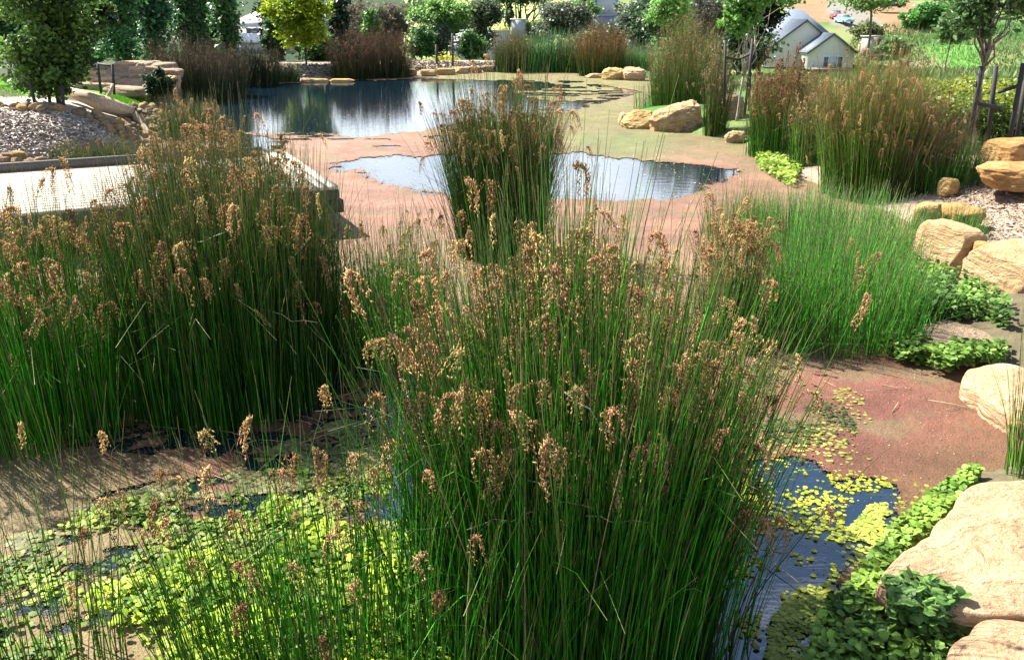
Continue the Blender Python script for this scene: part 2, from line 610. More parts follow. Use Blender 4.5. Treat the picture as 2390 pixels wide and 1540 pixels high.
# ------------------------------------------------------------------ duckweed mat with open water left in it
OPEN = [
    [(380, 206), (545, 203), (700, 194), (830, 189), (1000, 186), (1180, 189), (1290, 196), (1300, 206), (1190, 216), (1240, 232), (1290, 246), (1200, 262), (1080, 285), (960, 308), (850, 319), (700, 312), (590, 309), (520, 330), (420, 300), (392, 250)],
    [(560, 316), (640, 322), (655, 332), (640, 352), (560, 360), (500, 352)],
    [(765, 385), (800, 378), (870, 368), (1010, 362), (1200, 360), (1400, 363), (1480, 372), (1560, 380), (1640, 387), (1690, 395), (1725, 404), (1712, 416), (1690, 424), (1660, 438), (1640, 452), (1580, 467), (1480, 468), (1400, 467), (1200, 462), (1010, 447), (960, 443), (905, 436), (880, 418), (850, 405), (790, 396)],
    [(925, 880), (1050, 862), (1110, 1000), (1120, 1250), (1060, 1400), (880, 1230), (800, 1080), (900, 980)],
    [(1720, 1085), (1830, 1068), (1905, 1078), (1950, 1122), (2050, 1128), (2110, 1150), (2100, 1195), (2050, 1290), (1960, 1330), (1940, 1400), (1900, 1500), (1900, 1640), (1560, 1640), (1560, 1250)],
    [(700, 478), (790, 480), (870, 540), (893, 562), (820, 566), (700, 570), (560, 560), (400, 520), (400, 480)],
]
OPENW = [polyw(p) for p in OPEN]
cols_px = np.linspace(-260, 2700, 900)
rows = np.concatenate([np.linspace(160, 640, 500, endpoint=False), np.linspace(640, 1760, 430)])
CX, CY = np.meshgrid(cols_px, rows)
a = (CX - W / 2) / F
b_ = (CY - H / 2) / F
dz = -sp - b_ * cp
tt = (0.006 - CAM_H) / dz
AX, AY = a * tt, (cp - b_ * sp) * tt
wx = AX + 0.22 * (fbm(AX * 2.1, AY * 2.1, 1, 5) - .5) * np.clip(AY / 8, .6, 2.5)
wy = AY + 0.45 * (fbm(AX * 2.1, AY * 1.3, 9, 5) - .5) * np.clip(AY / 8, .5, 3.5)
fw = np.clip(AY / 9, .45, 1.6)
wx = wx + .16 * fw * (fbm(AX * 9, AY * 9, 41, 4) - .5)
wy = wy + .22 * fw * (fbm(AX * 9, AY * 6, 51, 4) - .5)
hole = np.zeros(AX.shape, bool)
for i, pw in enumerate(OPENW):
    if i == 5:
        continue
    hole |= inside(pw, wx, wy)
e = fbm(AX * 7, AY * 7, 2, 4)
e2 = fbm(AX * 1.2, AY * 1.2, 5, 4)
streak = fbm(AX * 1.1, AY * 2.6, 8, 5)
z4 = pxpoly_mask([(1650, 900), (1950, 900), (2010, 1000), (1990, 1080), (1960, 1160), (1650, 1200)], CX, CY)
lft = pxpoly_mask([(-100, 1020), (900, 960), (1000, 1540), (-100, 1700), (-100, 1290), (60, 1280), (180, 1190), (250, 1150), (560, 1080)], CX, CY)
hole |= lft & (fbm(AX * 6, AY * 8, 3, 6) > 0.56)
hole |= pxpoly_mask([(500, 960), (900, 850), (960, 1000), (760, 1130), (480, 1080)], CX, CY) & (e > .5)
farband = pxpoly_mask([(1000, 186), (1350, 190), (1500, 215), (1340, 260), (1050, 300)], CX, CY)
hole |= farband & (streak > 0.53)
hole |= pxpoly_mask([(600, 315), (1100, 300), (1100, 345), (600, 345)], CX, CY) & (streak > 0.66)
sd = sdist(POND, AX, AY)
keep = (~hole) & (sd < 0.15)
# colours of the weed: pink-brown, olive, straw
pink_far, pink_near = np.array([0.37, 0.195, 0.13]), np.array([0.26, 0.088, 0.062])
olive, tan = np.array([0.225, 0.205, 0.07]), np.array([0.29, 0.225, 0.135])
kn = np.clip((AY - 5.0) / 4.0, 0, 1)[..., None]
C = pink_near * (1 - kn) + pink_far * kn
cn = fbm(AX * .55, AY * .35, 12, 4)[..., None]
wo_ = np.clip((CX - 1180) / 200, 0, 1) * np.clip((395 - CY) / 70, 0, 1)
wo_ = np.maximum(wo_, np.clip((CX - 900) / 150, 0, 1) * np.clip((345 - CY) / 70, 0, 1))[..., None] * np.clip(.92 + (cn - .42) * 2.0, 0, 1)
C = C * (1 - wo_) + olive * wo_ * (0.85 + .4 * cn)
grn_ = (np.clip(1 - np.hypot((CX - 1450) / 190, (CY - 340) / 48), 0, 1) * 1.4)[..., None]
grn_ = np.clip(grn_, 0, .8)
C = C * (1 - grn_) + np.array([0.20, 0.24, 0.085]) * grn_
wt = np.clip((CX - 1400) / 150, 0, 1) * np.clip((300 - CY) / 60, 0, 1) * np.clip((CY - 175) / 40, 0, 1)
C = C * (1 - .6 * wt[..., None]) + tan * .6 * wt[..., None]
wl = np.clip((620 - CX) / 200, 0, 1) * np.clip((CY - 900) / 100, 0, 1)
wl = wl[..., None] * np.clip(.2 + (cn - .4) * 4, 0, 1)
C = C * (1 - wl) + np.array([0.34, 0.25, 0.12]) * wl
wm = np.clip((CY - 560) / 60, 0, 1) * np.clip((760 - CY) / 60, 0, 1)
C = C * (1 - .5 * wm[..., None]) + np.array([0.36, 0.27, 0.14]) * .5 * wm[..., None]
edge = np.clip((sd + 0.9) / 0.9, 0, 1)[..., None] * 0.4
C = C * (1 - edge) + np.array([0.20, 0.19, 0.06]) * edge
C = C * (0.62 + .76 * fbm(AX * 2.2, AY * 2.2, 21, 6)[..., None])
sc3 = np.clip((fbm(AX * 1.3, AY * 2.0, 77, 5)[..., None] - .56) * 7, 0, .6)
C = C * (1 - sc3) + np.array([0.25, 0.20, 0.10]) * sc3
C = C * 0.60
nrw, ncl = AX.shape
base = (np.arange(nrw - 1)[:, None] * ncl + np.arange(ncl - 1)[None, :])
kk = keep[:-1, :-1] & keep[1:, :-1] & keep[:-1, 1:] & keep[1:, 1:]
base = base[kk]
Fq = np.stack([base, base + ncl, base + ncl + 1, base + 1], 1)
used = np.unique(Fq)
rem = np.zeros(nrw * ncl, np.int64)
rem[used] = np.arange(len(used))
# loose crumbs of weed drifting off every edge of the mats
kp = keep.astype(int)
bd = np.zeros(keep.shape, bool)
bd[1:-1, 1:-1] = (kp[1:-1, 1:-1] == 1) & ((kp[2:, 1:-1] + kp[:-2, 1:-1] + kp[1:-1, 2:] + kp[1:-1, :-2]) < 4)
bd &= AY < 26
bi = np.argwhere(bd)
bi = bi[R.integers(0, len(bi), 34000)]
cr_d = AY[bi[:, 0], bi[:, 1]]
CRUMB = np.stack([AX[bi[:, 0], bi[:, 1]], cr_d, np.full(len(bi), .012)], 1)
CRUMB[:, :2] += R.normal(0, 1, (len(bi), 2)) * (np.clip(cr_d / 8, .35, 2) * .055)[:, None] * R.uniform(.2, 1.6, (len(bi), 1))
CRUMB[:, 2] += R.uniform(0, .004, len(bi))
CRUMB_C = C[bi[:, 0], bi[:, 1]] * R.uniform(.7, 1.3, (len(bi), 1))
CRUMB_S = .0055 * np.clip(cr_d / 6, .8, 2.6)
Vw = np.stack([AX.ravel(), AY.ravel(), 0.006 + 0.005 * e.ravel() + np.clip(.013 * (fbm(AX * 22, AY * 22, 91, 3).ravel() - .35), 0, .01)], 1)[used]
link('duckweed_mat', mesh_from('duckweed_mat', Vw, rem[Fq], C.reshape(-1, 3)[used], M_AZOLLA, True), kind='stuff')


# ------------------------------------------------------------------ leaves
def leaf_cards(P, size, cols, up=0.3, asp=0.6, hexa=False, rng=R):
    """P (n,3) positions; rhombus or round leaves with real orientation"""
    n = len(P)
    nrm = rng.normal(size=(n, 3))
    nrm[:, 2] = np.abs(nrm[:, 2]) + up * 3
    nrm /= np.linalg.norm(nrm, axis=1)[:, None]
    a = np.cross(nrm, rng.normal(size=(n, 3)))
    a /= np.linalg.norm(a, axis=1)[:, None]
    b = np.cross(nrm, a)
    s = (np.asarray(size) * rng.uniform(.6, 1.35, n))[:, None]
    if hexa:
        k = 6
        ring = [P + s * (math.cos(2 * math.pi * j / k) * a + math.sin(2 * math.pi * j / k) * b * .92) - nrm * s * .12 for j in range(k)]
        V = np.stack([P] + ring, 1).reshape(-1, 3)
        o = (np.arange(n) * (k + 1))[:, None, None]
        f = np.array([[0, 1 + j, 1 + (j + 1) % k] for j in range(k)])[None]
        return V, (o + f).reshape(-1, 3), np.repeat(cols, k + 1, 0)
    V = np.stack([P - a * s, P + b * s * asp + nrm * s * .15, P + a * s, P - b * s * asp + nrm * s * .15], 1).reshape(-1, 3)
    o = (np.arange(n) * 4)[:, None, None]
    f = np.array([[0, 1, 2], [0, 2, 3]])[None]
    return V, (o + f).reshape(-1, 3), np.repeat(cols, 4, 0)


def vary(c, n, amt=0.3, hue=0.12, rng=R):
    c = np.asarray(c, float)
    v = rng.uniform(1 - amt, 1 + amt, (n, 1))
    h = rng.uniform(1 - hue, 1 + hue, (n, 3))
    return np.clip(c * v * h, 0.003, 0.9)


def crown_leaves(mb, c, rad, n, size, cA, cB, ncl=60, shape=1.0, up=0.15, asp=.6, drop=0.0):
    c, rad = np.array(c), np.array(rad)
    u = R.normal(size=(ncl, 3))
    u /= np.linalg.norm(u, axis=1)[:, None]
    rr_ = R.uniform(0.25, 1.0, (ncl, 1)) ** 0.6
    cc = u * rr_
    cc[:, :2] *= (1 - shape * 0.35 * (cc[:, 2:3] + 0.3)).clip(.25, 1.2) if shape != 1.0 else 1
    cc *= R.uniform(.62, 1.22, (ncl, 1))
    k = R.integers(0, ncl, n)
    sg = np.mean(rad) * 1.5 / ncl ** (1 / 3) * 0.5
    P = c + cc[k] * rad + R.normal(size=(n, 3)) * sg * np.array([1, 1, .8]) * R.uniform(.5, 1.3, (ncl, 1))[k]
    if drop:
        P[:, 2] -= R.exponential(drop, n)
    mixw = R.uniform(0, 1, ncl)[k][:, None]
    cols = (np.asarray(cA) * mixw + np.asarray(cB) * (1 - mixw)) * R.uniform(.7, 1.3, (n, 1))
    mb.add(*leaf_cards(P, size, cols, up, asp))
    return c + cc * rad


def limb(mb, a, b, r0, r1, seg=5, wob=0.06, n=6, col=(.1, .08, .06)):
    a, b = np.array(a, float), np.array(b, float)
    L_ = np.linalg.norm(b - a)
    pts = [a + (b - a) * t + (R.normal(size=3) * wob * L_ * math.sin(math.pi * t) if 0 < t < 1 else 0) for t in np.linspace(0, 1, seg)]
    mb.tube(pts, np.linspace(r0, r1, seg), n, col)
    return pts


TREE_GAIN = 1.3


def tree(name, label, px, D, boxes, cA, cB, leaf=0.07, n=5000, tr=0.06, bark=(.10, .08, .06), cat='tree', ncl=60, group=None, shape=1.0, base=None,
         asp=.6, fork=None, trunk=True, lean=0.0, drop=0.0):
    """boxes: crown outlines (x0, y0, x1, y1) in the photo at distance D"""
    if 780 < px < 1530 and D < 75:
        D, leaf, tr = D * 1.65, leaf * 1.65, tr * 1.65
        fork = None
    cA, cB = np.array(cA) * (TREE_GAIN if max(cB) > .07 else 1), np.array(cB) * (TREE_GAIN if max(cB) > .07 else 1)
    cA, cB = np.clip(cA, 0, .5), np.clip(cB, 0, .6)
    x = atD(px, 100, D)[0]
    z = tz(x, D) if base is None else base
    t = thing(name, label, cat, (x, D, z), group)
    o = np.array([x, D, z])
    mb = MB()
    cl = []
    area = [(b[2] - b[0]) * (b[3] - b[1]) for b in boxes]
    for bx, ar in zip(boxes, area):
        if bx[1] < -20:
            bx = (bx[0], (bx[1] - 70 if (D < 34 or bx[2] < 640) else (2 if 780 < px < 1530 else -18)), bx[2], bx[3])
        p0, p1 = atD(bx[0], bx[1], D), atD(bx[2], bx[3], D)
        c = (p0 + p1) / 2
        rad = np.array([abs(p1[0] - p0[0]) / 2, abs(p1[0] - p0[0]) / 2 * .85, abs(p1[2] - p0[2]) / 2]) * 1.05
        rad[1] = min(rad[1], 3.0)
        cl += list(crown_leaves(mb, c - o, rad, int(n * 1.5 * ar / sum(area)), leaf * 1.1, cA, cB, ncl, shape, asp=asp, drop=drop))
    mb.build('crown', M_LEAF, t)
    if trunk:
        mt = MB()
        cl = np.array(cl)
        low = cl[:, 2].min()
        h1 = fork if fork is not None else max(low + 0.15 * (cl[:, 2].max() - low), 0.4)
        top = np.array([cl[:, 0].mean() * .5 + lean, cl[:, 1].mean() * .5, h1])
        limb(mt, (0, 0, -0.1), top, tr, tr * .7, 6, .02, 8, bark)
        for k in R.choice(len(cl), min(12, len(cl)), replace=False):
            if cl[k, 2] > h1:
                limb(mt, top, cl[k], tr * .5, tr * .12, 5, .06, 5, bark)
        limb(mt, top, (cl[:, 0].mean(), cl[:, 1].mean(), cl[:, 2].max() * .9), tr * .65, tr * .2, 6, .04, 6, bark)
        mt.build('trunk', M_BARK, t, True)
    return t


# ------------------------------------------------------------------ rushes
def stem_arrays(bx, by, bz, Ht, lean, laz, rad, bend=1.9, seg=5, cols=None, topcol=None, topk=0.8, droop=None, basek=0.55):
    """tapered three-sided stems; arrays of n values"""
    n = len(bx)
    t = np.linspace(0, 1, seg + 1)
    off = (lean * Ht)[:, None] * (0.35 * t + 0.65 * t[None, :] ** bend)
    zz = bz[:, None] + Ht[:, None] * (t - 0.25 * lean[:, None] ** 2 * t ** 2)
    if droop is not None:
        zz = zz - droop[:, None] * Ht[:, None] * t ** 4 * .5
        off = off + droop[:, None] * Ht[:, None] * t ** 3 * .35
    x = bx[:, None] + off * np.cos(laz)[:, None]
    y = by[:, None] + off * np.sin(laz)[:, None]
    rr_ = rad[:, None] * (1 - 0.75 * t ** 1.5)[None, :]
    ph = R.uniform(0, 6.28, n)
    V = np.zeros((n, seg + 1, 3, 3))
    for k in range(3):
        w = ph + 2 * math.pi * k / 3
        V[:, :, k, 0] = x + rr_ * np.cos(w)[:, None]
        V[:, :, k, 1] = y + rr_ * np.sin(w)[:, None]
        V[:, :, k, 2] = zz
    f = []
    for i in range(seg):
        for k in range(3):
            f.append([i * 3 + k, i * 3 + (k + 1) % 3, (i + 1) * 3 + (k + 1) % 3])
            f.append([i * 3 + k, (i + 1) * 3 + (k + 1) % 3, (i + 1) * 3 + k])
    f = np.array(f)[None] + (np.arange(n) * (seg + 1) * 3)[:, None, None]
    c = np.repeat(cols[:, None, :], seg + 1, 1)
    if topcol is not None:
        w = np.clip((t - topk) / max(1 - topk, .01), 0, 1)[None, :, None]
        c = c * (1 - w) + np.asarray(topcol)[None, None] * w
    c = np.repeat(c[:, :, None, :], 3, 2)
    tips = np.stack([x[:, -1], y[:, -1], zz[:, -1]], 1)
    return V.reshape(-1, 3), f.reshape(-1, 3), c.reshape(-1, 3), tips


G_DARK, G_MID, G_LITE, G_BLUE, G_YEL = (0.014, 0.066, 0.005), (0.028, 0.135, 0.009), (0.065, 0.24, 0.018), (0.060, 0.155, 0.055), (0.09, 0.12, 0.02)
BROWN, STRAW, RUST = (0.40, 0.235, 0.105), (0.54, 0.39, 0.18), (0.48, 0.26, 0.15)


def make_head(seed, c0, c1, nb_=7, ln=0.13, spread=0.035):
    g = np.random.default_rng(seed)
    P, Cc, D_ = [], [], []
    az0 = g.uniform(0, 6.28)
    for b in range(nb_):
        az_ = az0 + g.normal(0, .8)
        Lb = ln * g.uniform(.45, 1.15)
        rise = g.uniform(.1, .4) * spread * 2
        out = spread * g.uniform(.5, 1.9)
        m = max(5, int(Lb / .0085))
        for i in range(m):
            s = i / (m - 1)
            o_ = out * (1 - (1 - s) ** 2.2)
            z = rise * math.sin(min(s * 3.2, 3.14)) - Lb * s ** 1.5
            for q in range(2):
                P.append([o_ * math.cos(az_) + g.normal(0, .004), o_ * math.sin(az_) + g.normal(0, .004), z + g.normal(0, .004)])
                D_.append([g.normal(0, .5), g.normal(0, .5), -1.0])
                w = g.uniform(0, 1)
                Cc.append((np.array(c0) * w + np.array(c1) * (1 - w)) * g.uniform(.65, 1.35))
    P, Cc, D_ = np.array(P), np.array(Cc), np.array(D_)
    D_ /= np.linalg.norm(D_, axis=1)[:, None]
    n = len(P)
    a = np.cross(D_, g.normal(size=(n, 3)))
    a /= np.linalg.norm(a, axis=1)[:, None]
    b = np.cross(D_, a)
    l, w = (0.0092 * g.uniform(.6, 1.4, (n, 1))), 0.0025
    V = np.stack([P - D_ * l, P + a * w, P - a * w * .5 + b * w, P - a * w * .5 - b * w, P + D_ * l], 1).reshape(-1, 3)
    f = np.array([[0, 1, 2], [0, 2, 3], [0, 3, 1], [4, 2, 1], [4, 3, 2], [4, 1, 3]])[None] + (np.arange(n) * 5)[:, None, None]
    return V, f.reshape(-1, 3), np.repeat(Cc, 5, 0)


HEADS = [make_head(100 + i, *p) for i, p in enumerate([(BROWN, STRAW, 7, .13, .03), (RUST, BROWN, 6, .12, .025), (STRAW, BROWN, 8, .10, .035), (BROWN, RUST, 5, .17, .022),
                                                        (STRAW, (.30, .24, .08), 6, .09, .03), (BROWN, (.22, .12, .05), 9, .11, .035), (RUST, STRAW, 7, .15, .028), (STRAW, STRAW, 4, .12, .02)])]
HEAD_ME = [mesh_from('seed_head', *h, M_HEAD) for h in HEADS]
# single stems: unit-height variants
STEM_ME, STEM_TIP = [], []
for i in range(14):
    g_ = [G_DARK, G_MID, G_MID, G_LITE, G_MID, G_YEL, G_DARK][i % 7]
    v, f, c, tp = stem_arrays(np.zeros(1), np.zeros(1), np.zeros(1), np.ones(1), np.array([0.03 + .013 * i]), np.zeros(1), np.array([1.0]), 1.9, 9,
                              np.array([g_]), (0.20, 0.17, 0.05), .82)
    # radius is stored for a 1.85 m stem
    v = v.reshape(-1, 3, 3)
    ctr = v.mean(1, keepdims=True)
    v = ctr + (v - ctr) * 0.0023
    STEM_ME.append(mesh_from('stem', v.reshape(-1, 3), f, c, M_STEM_I))
    STEM_TIP.append(tp[0])
STEM_ME = STEM_ME
STEM_TIP = np.array(STEM_TIP)


def rush_clump(label, c, rx, ry, n, Ht=1.85, splay=0.16, single=0, heads=120, head_mode='parts', rad=0.0032, cols=(G_DARK, G_MID), topcol=(0.16, 0.17, 0.05), topk=.85,
               hs=1.0, lean0=(0, 0), hvar=.12, mess=0.05, name='rush_clump', cat='rush clump', group=None, hcol=None, rot=0.0, seg=5, headlow=0.72, broken=0):
    c = np.array(c, float)
    t = thing(name, label, cat, (c[0], c[1], c[2] if len(c) > 2 else 0.0), group)
    rsq = np.sqrt(R.uniform(0, 1, n)) * np.where(R.uniform(0, 1, n) < .2, R.uniform(.9, 1.3, n), 1)
    th = R.uniform(0, 2 * math.pi, n)
    lx, ly = rx * rsq * np.cos(th), ry * rsq * np.sin(th)
    cr, sr = math.cos(rot), math.sin(rot)
    bx, by = lx * cr - ly * sr, lx * sr + ly * cr
    # patchy: tussocks inside the clump
    bz = np.full(n, -0.12)
    dx = splay * rsq * np.cos(th) * cr - splay * rsq * np.sin(th) * sr + lean0[0] + R.normal(0, mess, n)
    dy = splay * rsq * np.cos(th) * sr + splay * rsq * np.sin(th) * cr + lean0[1] + R.normal(0, mess, n)
    wild = R.uniform(0, 1, n) < .07
    dx = np.where(wild, dx + R.normal(0, .16, n), dx)
    dy = np.where(wild, dy + R.normal(0, .16, n), dy)
    lean, laz = np.hypot(dx, dy), np.arctan2(dy, dx)
    hh = Ht * R.normal(1, hvar, n).clip(.45, 1.25) * (1 - (.32 if head_mode == 'far' else .20) * rsq ** 2)
    hh *= 0.97 + .55 * (fbm(bx * 3.2 / max(rx, .4) + c[0], by * 3.2 / max(rx, .4) + c[1], 2, 3) - .5)
    hh *= R.choice([1.0, 1.0, 1.0, .8, .6, 1.05], n)
    rank = R.permutation(n)
    ns = min(single, n)
    # nearest stems become parts of their own
    if ns:
        near = np.argsort(c[1] + by + R.normal(0, ry * .5, n))[:ns]
    else:
        near = np.zeros(0, int)
    rest = np.setdiff1d(np.arange(n), near)
    w = R.uniform(0, 1, (n, 1))
    cc = (np.asarray(cols[0]) * w + np.asarray(cols[1]) * (1 - w)) * R.choice([.4, .6, .85, 1.1, 1.4, 2.0], (n, 1)) * R.uniform(.85, 1.15, (n, 1)) * (.80 if cols[1][1] > .09 else .62) * np.array([.74, 1.22, .55])
    old = R.uniform(0, 1, n) < .05
    cc[old] = np.array([0.26, 0.22, 0.11]) * R.uniform(.6, 1.2, (old.sum(), 1))
    dr = np.where(R.uniform(0, 1, n) < .06, R.uniform(.3, 1.0, n), 0)
    v, f, cv, tips = stem_arrays(bx[rest], by[rest], bz[rest], hh[rest], lean[rest], laz[rest], np.full(len(rest), rad) * R.uniform(.7, 1.25, len(rest)), 1.9, seg, cc[rest], topcol, topk, dr[rest])
    link('stems', mesh_from('stems', v, f, cv, M_STEM), t, kind='stuff')
    alltips, alldir = [tips], [np.stack([np.cos(laz[rest]) * lean[rest], np.sin(laz[rest]) * lean[rest]], 1)]
    if ns:
        tp_ = []
        for i in near:
            k = int(np.argmin(np.abs(STEM_TIP[:, 0] - lean[i])) if lean[i] > .03 else R.integers(0, 3))
            k = min(13, max(0, k + int(R.integers(-1, 2))))
            o = link('stem', STEM_ME[k], t, (bx[i], by[i], bz[i]))
            s = hh[i]
            o.rotation_euler = (0, 0, laz[i])
            q = rad / 0.0019 * (0.85 + .4 * random.random()) * 1.0
            o.scale = (s, s, s)
            tp_.append([bx[i] + STEM_TIP[k, 0] * s * math.cos(laz[i]), by[i] + STEM_TIP[k, 0] * s * math.sin(laz[i]), bz[i] + STEM_TIP[k, 2] * s])
        alltips.append(np.array(tp_))
        alldir.append(np.stack([np.cos(laz[near]) * lean[near], np.sin(laz[near]) * lean[near]], 1))
    T = np.concatenate(alltips)
    Dd = np.concatenate(alldir)
    if heads:
        pw = np.clip(T[:, 2] - np.quantile(T[:, 2], .35), .0, None) ** .6 + .004
        pick = R.choice(len(T), min(heads, len(T)), replace=False, p=pw / pw.sum())
        frac = R.uniform(headlow, .99, len(pick))
        P = T[pick].copy()
        P[:, 2] = -0.12 + (P[:, 2] + .12) * frac
        P[:, :2] -= Dd[pick] * ((1 - frac) * Ht * 1.6)[:, None]
        if head_mode == 'parts':
            lim = 290
            # the nearest ones stay parts, the others are joined
            order = np.argsort(c[1] + P[:, 1] - .6 * P[:, 2])
            for i in order[:lim]:
                o = link('seed_head', HEAD_ME[int(R.integers(0, 8))], t, P[i])
                s = hs * random.uniform(.65, 1.3)
                o.rotation_euler = (random.gauss(0, .2), random.gauss(0, .2), random.uniform(0, 6.28))
                o.scale = (s, s, s * random.uniform(.8, 1.25))
            P = P[order[lim:]]
        if len(P):
            mb = MB()
            for p in P:
                v, f, cv = HEADS[int(R.integers(0, 8))]
                if head_mode == 'far':
                    idx = R.choice(len(v) // 5, 26, replace=False)
                    v = v.reshape(-1, 5, 3)[idx]
                    ctr = v.mean(1, keepdims=True)
                    v = (ctr + (v - ctr) * 2.4).reshape(-1, 3)
                    cv = cv.reshape(-1, 5, 3)[idx].reshape(-1, 3)
                    if hcol is not None:
                        cv = cv / cv.mean(0) * np.asarray(hcol)
                    f = f[:26 * 6]
                a_ = R.uniform(0, 6.28)
                s = hs * R.uniform(.65, 1.3)
                rm = np.array([[math.cos(a_), -math.sin(a_), 0], [math.sin(a_), math.cos(a_), 0], [0, 0, 1]]) * s
                mb.add(v @ rm.T + p, f, cv)
            mb.build('seed_heads', M_HEAD, t, kind='stuff')
    for k in range(broken):
        # broken pale stems lying across the clump
        mb = MB()
        a0 = np.array([R.normal(0, rx * .5), -ry * R.uniform(.4, 1.0), R.uniform(.5, 1.5)])
        a1 = a0 + np.array([R.choice([-1, 1]) * R.uniform(.2, .5), R.normal(0, .1), R.uniform(-.25, .25)])
        limb(mb, a0, a1, .0035, .002, 6, .04, 4, (0.40, 0.42, 0.28))
        mb.build('broken_stem', M_STEM, t)
    return t


# ------------------------------------------------------------------ boulders
def rounded_block(seed, d, n=13, k=4.5, amp=0.09, cuts=5, fs=2.2):
    g = np.random.default_rng(seed)
    u = np.linspace(-1, 1, n)
    A_, B_ = np.meshgrid(u, u, indexing='ij')
    V, Fc = [], []
    o = 0
    for ax in range(3):
        for s in (-1, 1):
            p = np.zeros((n, n, 3))
            p[..., ax] = s
            p[..., (ax + 1) % 3] = A_
            p[..., (ax + 2) % 3] = B_
            V.append(p.reshape(-1, 3))
            i = (np.arange(n - 1)[:, None] * n + np.arange(n - 1)[None, :]).ravel()
            q = np.stack([i, i + n, i + n + 1, i + 1], 1)
            if s < 0:
                q = q[:, ::-1]
            Fc.append(q + o)
            o += n * n
    V, Fc = np.concatenate(V), np.concatenate(Fc)
    # weld the six sides
    key = np.round(V * 1000).astype(int)
    _, idx, inv = np.unique(key, axis=0, return_index=True, return_inverse=True)
    inv = np.asarray(inv).ravel()
    V = V[idx]
    Fc = inv[Fc]
    V = V / (np.sum(np.abs(V) ** k, 1) ** (1 / k))[:, None]
    off = g.uniform(0, 90, 3)
    V = V * (1 + amp * 2.4 * (fbm(V[:, 0] * .9 + off[0], V[:, 1] * .9 + off[1], V[:, 2] * .9 + off[2], 3) - .5))[:, None]
    for c in range(cuts):
        nv = g.normal(size=3)
        nv[2] *= .6
        nv /= np.linalg.norm(nv)
        q = V @ nv
        lim = q.max() * g.uniform(.72, .9)
        ex = np.clip(q - lim, 0, None)
        V -= nv * ex[:, None] * .93
    nl = (fbm(V[:, 0] * fs * 2 + off[1], V[:, 1] * fs * 2 + off[2], V[:, 2] * fs * 3.5 + off[0], 4) - .5)
    V = V * (1 + amp * 1.3 * nl)[:, None]
    return V * np.array(d) / 2, Fc


def boulder(name, label, c, d, mat, seed, rz=0.0, tilt=(0, 0), group=None, amp=.09, cuts=5, n=16, k=4.5, cat='boulder'):
    V, Fc = rounded_block(seed, d, n, k, amp, cuts)
    me = mesh_from(name, V, Fc, None, mat, True)
    o = link(name, me, None, c)
    o.rotation_euler = (tilt[0], tilt[1], rz)
    return tag(o, label, cat, group)


def slab(name, label, pts, ztop, zbot, mat, seed, dome=.04, tiltx=0.0, nrad=22, cat='boulder', amp=.02, group=None):
    """flat-topped rock whose plan outline is given"""
    g = np.random.default_rng(seed)
    P = polyw(pts, ztop)
    c = P.mean(0)
    P = P - c
    ang = np.arctan2(P[:, 1], P[:, 0])
    rd = np.hypot(P[:, 0], P[:, 1])
    o_ = np.argsort(ang)
    ang, rd = ang[o_], rd[o_]
    m = 96
    th = np.linspace(-math.pi, math.pi, m, endpoint=False)
    rr_ = np.interp(th, np.concatenate([ang - 2 * math.pi, ang, ang + 2 * math.pi]), np.concatenate([rd, rd, rd]))
    rr_ = (np.roll(rr_, 1) + 2 * rr_ + np.roll(rr_, -1)) / 4
    rr_ = rr_ * (1 + .05 * (fbm(np.cos(th) * 3 + seed, np.sin(th) * 3, 1) - .5))
    prof = [(s, 0) for s in np.linspace(0.0, .93, nrad)] + [(.965, -.003), (.988, -.018), (1.0, -.05), (1.004, -.10), (.99, -.2), (.985, -.3), (.97, -.5)]
    depth = ztop - zbot
    V = []
    for s, dzz in prof:
        x, y = rr_ * s * np.cos(th), rr_ * s * np.sin(th)
        z = np.full(m, dome * (1 - s * s) + (dzz if dzz > -.1 else -.07 + (dzz + .07) / .43 * (depth - .07)))
        a_ = amp * (fbm(x * 4 + seed, y * 4, z * 6, 5) - .5) * 2
        edge_ = amp * 1.4 * (fbm(x * 2.0 + seed, y * 2.0 + 5, z * 9, 4) - .5)
        z = z + a_ + tiltx * x
        V.append(np.stack([x * (1 + (edge_ if s > .95 else 0)), y * (1 + (edge_ if s > .95 else 0)), z], 1))
    V = np.concatenate(V)
    Fc = []
    for i in range(len(prof) - 1):
        for j in range(m):
            Fc.append([i * m + j, (i + 1) * m + j, (i + 1) * m + (j + 1) % m, i * m + (j + 1) % m])
    me = mesh_from(name, V, np.array(Fc), None, mat, True)
    o = link(name, me, None, (c[0], c[1], ztop))
    return tag(o, label, cat, group)

# ================================================================== boulders of the right bank
slab('sandstone_slab', 'huge flat pinkish cream boulder with chiselled top in the lower right corner', [(2045, 1378), (2040, 1350), (2080, 1318), (2130, 1270), (2172, 1240), (2205, 1205), (2228, 1180), (2252, 1140), (2272, 1119), (2330, 1112), (2390, 1113), (2560, 1110),
      (2720, 1180), (2760, 1330), (2700, 1430), (2560, 1446), (2420, 1436), (2310, 1440), (2240, 1428), (2170, 1408), (2090, 1392)], .36, -.2, S_PINK, 4, .012, amp=.045)
slab('sandstone_slab', 'pinkish boulder cut off by the bottom right corner, below the huge flat boulder', [(2262, 1480), (2285, 1450), (2330, 1442), (2390, 1446), (2560, 1470), (2600, 1700), (2400, 1800), (2240, 1780), (2248, 1600)], .34, -.1, S_PINK, 9, .05, amp=.028)
slab('sandstone_slab', 'flat shadow-streaked slab between two strips of creeper on the right bank', [(2128, 757), (2160, 748), (2230, 745), (2300, 752), (2350, 768), (2362, 800), (2310, 822), (2240, 822), (2195, 838), (2165, 815), (2140, 785)], .13, -.2, S_GREY, 5, .04, amp=.03)
